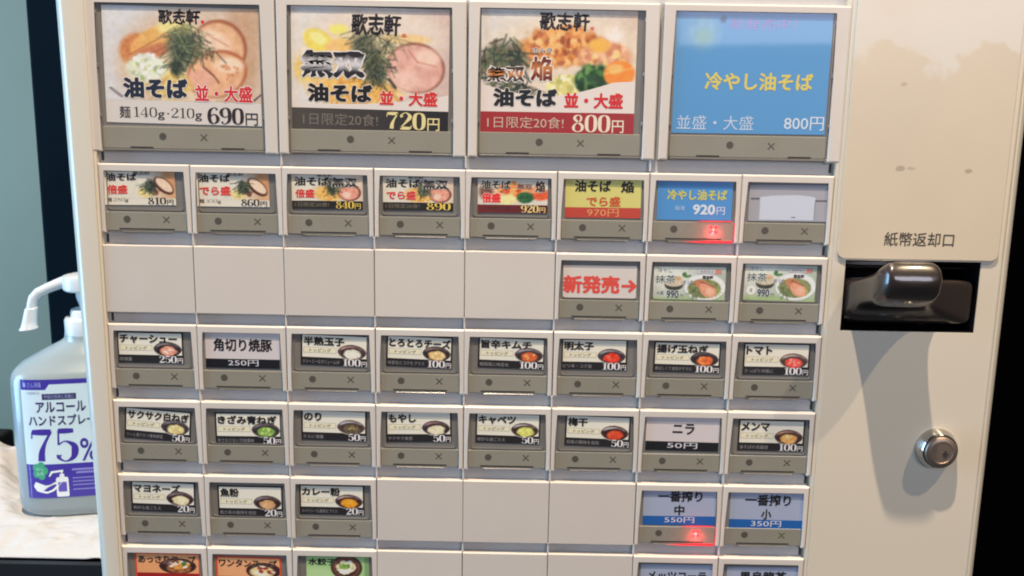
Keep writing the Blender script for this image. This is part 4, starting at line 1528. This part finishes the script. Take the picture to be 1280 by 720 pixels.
o = from_bm("lock_ring", lathe_y([(9.4, -.2), (9.5, .6), (9.3, 1.2), (8.3, 4.4), (8.0, 5.0), (7.8, 5.2), (7.4, 5.2), (7.3, 4.8), (7.3, 4.4)], LX, LZ), M_CHROME, lock)
smooth_by_angle(o, 35)
o = from_bm("lock_cylinder", lathe_y([(7.2, 4.0), (7.2, 5.8), (6.9, 6.3), (6.4, 6.6), (5.0, 6.7), (4.8, 6.5)], LX, LZ), M_LOCKFACE, lock)
smooth_by_angle(o, 35)
bm = bmesh.new()
prism(bm, [(LX + 1.6 + a, LZ - .6 + b) for a, b in ((-.4, 1.6), (.5, 1.5), (.4, .4), (1.3, .5), (1.2, -.5), (.5, -.4), (.7, -1.5), (-.5, -1.6), (-.4, -.5), (-1.2, -.3), (-1.2, .5), (-.5, .5))], -6.8, -6.5)
from_bm("keyhole", bm, M_DARK, lock)

# ------------------------------------------------------------------ pump bottle of hand sanitiser
TZ = -154.0      # tray level, mm
bottle = bpy.data.objects.new("pump_bottle", None)
bottle["label"] = "translucent pump bottle with purple and white 75% label standing on white cloth"
bottle["category"] = "bottle"
bottle["kind"] = "thing"
BX, BY = -243.5, 158.0
link(bottle, None, (BX * MM, BY * MM, (TZ + 2) * MM))
ROT = math.radians(14)


def bt(x, y, z):
    """bottle-local mm (x right, y back, z up from tray) -> parent-local metres, turned a little"""
    return ((x * math.cos(ROT) - y * math.sin(ROT)) * MM, (x * math.sin(ROT) + y * math.cos(ROT)) * MM, z * MM)


def bobj(name, bm, material, angle=45, parent=bottle):
    me = bpy.data.meshes.new(name)
    bmesh.ops.recalc_face_normals(bm, faces=bm.faces)
    bm.to_mesh(me); bm.free(); me.materials.append(material)
    o = bpy.data.objects.new(name, me); COL.objects.link(o); o.parent = parent
    smooth_by_angle(o, angle)
    return o


M_BOTTLE = mat("milky translucent plastic", (0.31, 0.37, 0.385), rough=0.25, coat=0.3, noise=0.04, nscale=14)
M_BOTTLE.node_tree.nodes["Principled BSDF"].inputs["Subsurface Weight"].default_value = 0.25
M_BOTTLE.node_tree.nodes["Principled BSDF"].inputs["Subsurface Scale"].default_value = 0.01
M_PUMP = mat("white pump plastic", (0.66, 0.70, 0.71), rough=0.3, coat=0.2)
HW, HD = 44.0, 30.0
rings = []
for z, k, e in ((0, .86, 3.2), (.8, .93, 3.2), (3, .975, 3.4), (7, 1.0, 3.6), (40, 1.0, 3.8), (82, 1.0, 3.8), (86.5, .995, 3.7), (89.5, .97, 3.5), (91.8, .92, 3.2), (95, .80, 2.9), (99, .635, 2.6), (103, .465, 2.3), (106, .35, 2.0), (107.5, .325, 2.0), (110, .32, 2.0)):
    rx = HW * k
    rz = HD * (k if k > .6 else max(k, .0) * 1.0 + (0.0))
    if z >= 106:
        rz = rx = HW * k
    elif z >= 96:
        f = (z - 96) / 10
        rz = HD * k * (1 - f) + HW * k * f
    rings.append([bt(x, y, z) for x, y in sup(0, 0, rx, rz, e, 64)])
bm = bmesh.new(); ring_loft(bm, rings)
bobj("bottle_body", bm, M_BOTTLE, 50)


def lathe_z(prof, n=40, cx=0, cy=0):
    rings = [[bt(cx + r * math.cos(2 * math.pi * i / n), cy + r * math.sin(2 * math.pi * i / n), z) for i in range(n)] for r, z in prof]
    bm = bmesh.new(); ring_loft(bm, rings); return bm


bobj("pump_collar", lathe_z([(12.6, 106.5), (13.6, 107.2), (13.8, 108), (13.8, 118.5), (13.2, 119.6), (10.2, 120), (9.8, 124), (9.2, 125), (5, 125.3)]), M_PUMP, 35)
bobj("pump_stem", lathe_z([(4.6, 124), (4.6, 127), (6.2, 132), (6.6, 138.5)]), M_PUMP, 35)
bm = lathe_z([(12.4, 136.8), (13.4, 138.0), (13.6, 143.6), (12.9, 145.8), (9, 146.8), (4, 147)])
pts = [(-8, 143.0, 4.2), (-15, 141.0, 3.4), (-22, 138.2, 3.1), (-27.5, 135.5, 3.0), (-30.4, 132.2, 3.0), (-31.4, 128.5, 3.0), (-32.0, 125.0, 3.1)]
rings = []
for i, (x, z, r) in enumerate(pts):
    a = pts[max(0, i - 1)]; b_ = pts[min(len(pts) - 1, i + 1)]
    d = Vector((b_[0] - a[0], 0, b_[1] - a[1])).normalized()
    u = Vector((0, 1, 0)); v = d.cross(u)
    rings.append([bt(x + r * (math.cos(q) * u.x + math.sin(q) * v.x), -2 * 0 + r * math.cos(q), z + r * math.sin(q) * v.z) for q in [2 * math.pi * k / 20 for k in range(20)]])
ring_loft(bm, rings)
bobj("pump_head", bm, M_PUMP, 35)
bm = bmesh.new()
rings = []
for t, r in ((0, 3.2), (.05, 3.9), (.6, 4.4), (.88, 4.8), (.97, 5.6), (1.0, 5.6)):
    x = -31.8 - 2.6 * t; z = 126.5 - 13.5 * t
    rings.append([bt(x + r * math.cos(q), r * math.sin(q) * .9, z + r * .10 * math.cos(q)) for q in [2 * math.pi * k / 24 for k in range(24)]])
ring_loft(bm, rings)
bobj("spray_nozzle", bm, M_PUMP, 35)

# label wrapped on the front of the bottle
LW, LH = 70.0, 74.5
PUR = P(62, 48, 140)
WB = P(196, 208, 222)
lab = Print(LW, LH)
n = 30
ny, nx = 12, 40
pa = Paint(ny, nx, 1.1, (196, 208, 222))
lab.picture(0, 0, 1, 1, pa.a, 0)
lab.xy = lambda x, y, layer: ((x * .80 - 0.5) * LW, -layer * lab.step, (0.5 - y) * LH)


def strip_rect(c, x0, y0, x1, y1, col, layer, nx=24):
    for i in range(nx):
        a, b = x0 + (x1 - x0) * i / nx, x0 + (x1 - x0) * (i + 1) / nx
        c.rect(a, y0, b, y1, col, layer)


strip_rect(lab, 0, 0, 1.25, .04, PUR, 1)
strip_rect(lab, 0, .04, .26, .085, PUR, 1, 8)
lab.poly([(.26, .04), (.30, .04), (.26, .085)], PUR, 1)
lab.text('■ さん消毒', .03, .02, .22, .065, P(150, 156, 200), 2, bold=.0)
lab.text('指定医薬部外品', .07, .10, .20, .122, P(120, 124, 150), 2, bold=.0)
strip_rect(lab, .22, .118, .56, .168, P(52, 46, 84), 1, 12)
lab.text('手指の洗浄と消毒に', .24, .127, .54, .158, P(150, 156, 190), 2, bold=.0)
lab.text('アルコール', .15, .185, .65, .275, P(44, 38, 88), 2, bold=.032)
lab.text('ハンドスプレー', .065, .295, .735, .385, P(44, 38, 88), 2, bold=.032)
lab.text('75', .075, .41, .55, .695, P(62, 44, 136), 2, use_serif=True, weight=1.2)
lab.text('%', .565, .50, .74, .695, P(62, 44, 136), 2, bold=.012)
strip_rect(lab, 0, .71, 1.25, 1.0, PUR, 1)
for q, (bx_, by_) in enumerate([(.145 + .045 * math.cos(k * 1.256), .765 + .045 * math.sin(k * 1.256)) for k in range(5)] + [(.145, .765)]):
    lab.ellipse(bx_, by_, .038 if q < 5 else .06, .034 if q < 5 else .055, P(64, 150, 112), 2.5 + q * .1)
lab.text('安心', .105, .735, .185, .765, P(150, 200, 176), 4, bold=.01)
lab.text('品質', .105, .775, .185, .805, P(150, 200, 176), 4, bold=.01)
# hand held under a pump bottle, white pictogram
H_ = lambda p: [(.02 + a * .78, .87 + (b - .87) * 1.05) for a, b in p]
lab.poly(H_([(.06, .895), (.09, .86), (.16, .875), (.22, .89), (.28, .885), (.34, .865), (.42, .85), (.44, .862), (.39, .90), (.33, .935), (.24, .955), (.15, .945), (.10, .935)]), P(214, 220, 230), 4)
lab.poly(H_([(.36, .84), (.375, .825), (.505, .825), (.52, .84), (.52, .975), (.51, .985), (.37, .985), (.36, .975)]), P(214, 220, 230), 3)
lab.poly(H_([(.385, .865), (.495, .865), (.495, .945), (.385, .945)]), P(90, 76, 160), 3.4)
lab.poly(H_([(.41, .80), (.47, .80), (.47, .826), (.41, .826)]), P(214, 220, 230), 4)
lab.poly(H_([(.43, .78), (.45, .78), (.45, .80), (.43, .80)]), P(214, 220, 230), 4)
lab.poly(H_([(.30, .775), (.46, .765), (.46, .782), (.32, .79), (.285, .82), (.27, .815)]), P(214, 220, 230), 4)
for k, (a, b_) in enumerate(((.47, .80), (.51, .84), (.47, .78), (.47, .82), (.47, .80), (.47, .84))):
    y = (.755, .782, .832, .862, .892, .930)[k]
    for q in range(16):
        xa = a + (b_ - a) * q / 16
        lab.rect(xa, y, xa + (b_ - a) / 16 * .72, y + (.016 if k < 2 else .009), P(150, 146, 200), 3)
lo = lab.build("bottle_label", M_LABELPRINT, bottle, (0, 0, 0))
lo.parent = bottle
lo.location = (0, 0, 0); lo.rotation_euler = (0, 0, 0)
# wrap: arc length along the body's front
e = 3.8
S_ = [(HW * math.copysign(abs(math.cos(a)) ** (2 / e), math.cos(a)), -HD * abs(math.sin(a)) ** (2 / e)) for a in np.linspace(math.pi, 0, 721)]
S_ = np.array(S_)
arc = np.concatenate([[0], np.cumsum(np.hypot(*np.diff(S_, axis=0).T))])
mid = arc[-1] / 2
me = lo.data
co = np.zeros(len(me.vertices) * 3); me.vertices.foreach_get("co", co); co = co.reshape(-1, 3) / MM
sx = co[:, 0] + mid
X = np.interp(sx, arc, S_[:, 0]); Y = np.interp(sx, arc, S_[:, 1])
tx = np.gradient(X, 1) if False else None
out = -0.12 + co[:, 1] * 2.0      # layers step outward
cen = np.stack([X, Y * 1.0], 1)
nr = np.stack([np.sign(X) * (np.abs(X) / HW) ** (e - 1) / HW, -(np.abs(Y) / HD) ** (e - 1) / HD], 1)
nr /= np.linalg.norm(nr, axis=1)[:, None] + 1e-9
X2 = X - nr[:, 0] * out; Y2 = Y - nr[:, 1] * out
Zc = co[:, 2] + 51.0
new = np.array([bt(a, b_, c_) for a, b_, c_ in zip(X2, Y2, Zc)])
me.vertices.foreach_set("co", new.ravel())
me.update()

# ------------------------------------------------------------------ tray and white cloth
M_TRAY = mat("black tray plastic", (0.012, 0.013, 0.015), rough=0.45, noise=0.1)
bm = bmesh.new()
out = round_rect(-430, -176.5, 70, 232, 12, n=6)
inn = round_rect(-426, -180.5, 74, 228, 9, n=6)
zt, zb, zf = (TZ + .5), TZ - 26, TZ - 3.0
a = [bm.verts.new((x * MM, y * MM, zt * MM)) for x, y in out]
b_ = [bm.verts.new((x * MM, y * MM, zt * MM)) for x, y in inn]
c_ = [bm.verts.new((x * MM, y * MM, zf * MM)) for x, y in inn]
d_ = [bm.verts.new((x * MM, y * MM, zb * MM)) for x, y in out]
n = len(out)
for i in range(n):
    j = (i + 1) % n
    bm.faces.new((a[i], a[j], b_[j], b_[i]))
    bm.faces.new((b_[i], b_[j], c_[j], c_[i]))
    bm.faces.new((a[i], d_[i], d_[j], a[j]))
bm.faces.new(c_)
bm.faces.new(list(reversed(d_)))
tray = from_bm("serving_tray", bm, M_TRAY, None)
tray["label"] = "black shallow tray under the white cloth and pump bottle"
tray["category"] = "tray"

M_CLOTH = mat("white paper cloth", (0.53, 0.52, 0.50), rough=0.9, bump=0.5, bscale=700, spec=0.2, noise=0.03, nscale=60)
nx, ny = 110, 100
X, Y = np.meshgrid(np.linspace(-415, -180, nx), np.linspace(76, 224, ny))
u = (X + 415) / 235; v = (Y - 76) / 148
Zh = TZ + .9 + 1.1 * (np.sin(u * 9 + v * 3) * .5 + .5) * np.clip(v * 6, 0, 1)
fold = np.abs(((X + 0.6 * (Y - 160) + 310) / 9.0))
Zh += 9 * np.exp(-fold ** 2) * np.clip((Y - 110) / 60, 0, 1)
# cloth heaped up behind and to the left of the bottle
Zh += 13 * np.exp(-((X + 318) / 16) ** 2 - ((Y - 205) / 22) ** 2) + 2 * np.clip((Y - 190) / 34, 0, 1) * np.clip((-295 - X) / 20, 0, 1)
ns = sum((1 - np.abs(vnoise(ny, nx, c) * 2 - 1)) * w for c, w in ((15, 1.5), (8, 1.5), (4.5, 1.0), (2.5, .5)))
flat = np.exp(-(((X - BX) / 50) ** 4 + ((Y - BY) / 38) ** 4))
front = np.clip((Y - 76) / 14, 0, 1)
Zh += (ns - 1.5) * 2.2 * (1 - .9 * flat) * front
right = np.clip((X + 215) / 30, 0, 1) * np.clip((130 - Y) / 40, 0, 1)
Zh += right * 5 * np.abs(np.sin((X + Y) * .22))
Zh = np.where(flat > .5, np.minimum(Zh, TZ + 1.9), Zh)
Zh = np.maximum(Zh, TZ + .7)
vs = np.stack([X, Y, Zh], -1).reshape(-1, 3) * MM
idx = np.arange(nx * ny).reshape(ny, nx)
q = np.stack([idx[:-1, :-1], idx[:-1, 1:], idx[1:, 1:], idx[1:, :-1]], -1).reshape(-1, 4)
me = bpy.data.meshes.new("cloth"); me.from_pydata(vs.tolist(), [], q.tolist()); me.materials.append(M_CLOTH)
for p in me.polygons:
    p.use_smooth = True
cloth = bpy.data.objects.new("white_cloth", me); link(cloth)
cloth["label"] = "crumpled white paper cloth spread on the black tray below the bottle"
cloth["category"] = "cloth"
mod = cloth.modifiers.new("thickness", 'SOLIDIFY'); mod.thickness = .0006; mod.offset = 1

# shelf that carries the tray
bm = bmesh.new(); add_box(bm, -560, -176, 60, 236, TZ - 60, TZ - 26.6, 2)
o = from_bm("side_shelf", bm, mat("black shelf board", (0.01, 0.01, 0.012), rough=.6), None)
o["label"] = "black shelf beside the machine carrying the tray"; o["category"] = "shelf"
# black cabinet at the far left edge
bm = bmesh.new(); add_box(bm, -620, -414, 340, 366, -600, -180, 3)
o = from_bm("black_cabinet", bm, mat("black cabinet board", (0.006, 0.006, 0.007), rough=.5, spec=.2), None)
o["label"] = "black cabinet corner at the left edge behind the white cloth"; o["category"] = "cabinet"

# ------------------------------------------------------------------ what stands behind
M_GLASSWALL = mat("teal frosted wall", (0.135, 0.185, 0.155), rough=0.5, noise=0.22, nscale=3.0)
bm = bmesh.new(); add_box(bm, -1600, -230, 600, 640, -600, 900)
o = from_bm("wall", bm, M_GLASSWALL, None); o["kind"] = "structure"
bm = bmesh.new(); add_box(bm, -290.5, -215, 200, 240, -600, 700, 2)
o = from_bm("door_post", bm, mat("dark navy post", (0.0018, 0.0065, 0.0125), rough=.7, spec=.03), None); o["kind"] = "structure"
bm = bmesh.new(); add_box(bm, -214, 1500, 420, 460, -600, 900)
o = from_bm("back_wall", bm, M_BLACK, None); o["kind"] = "structure"
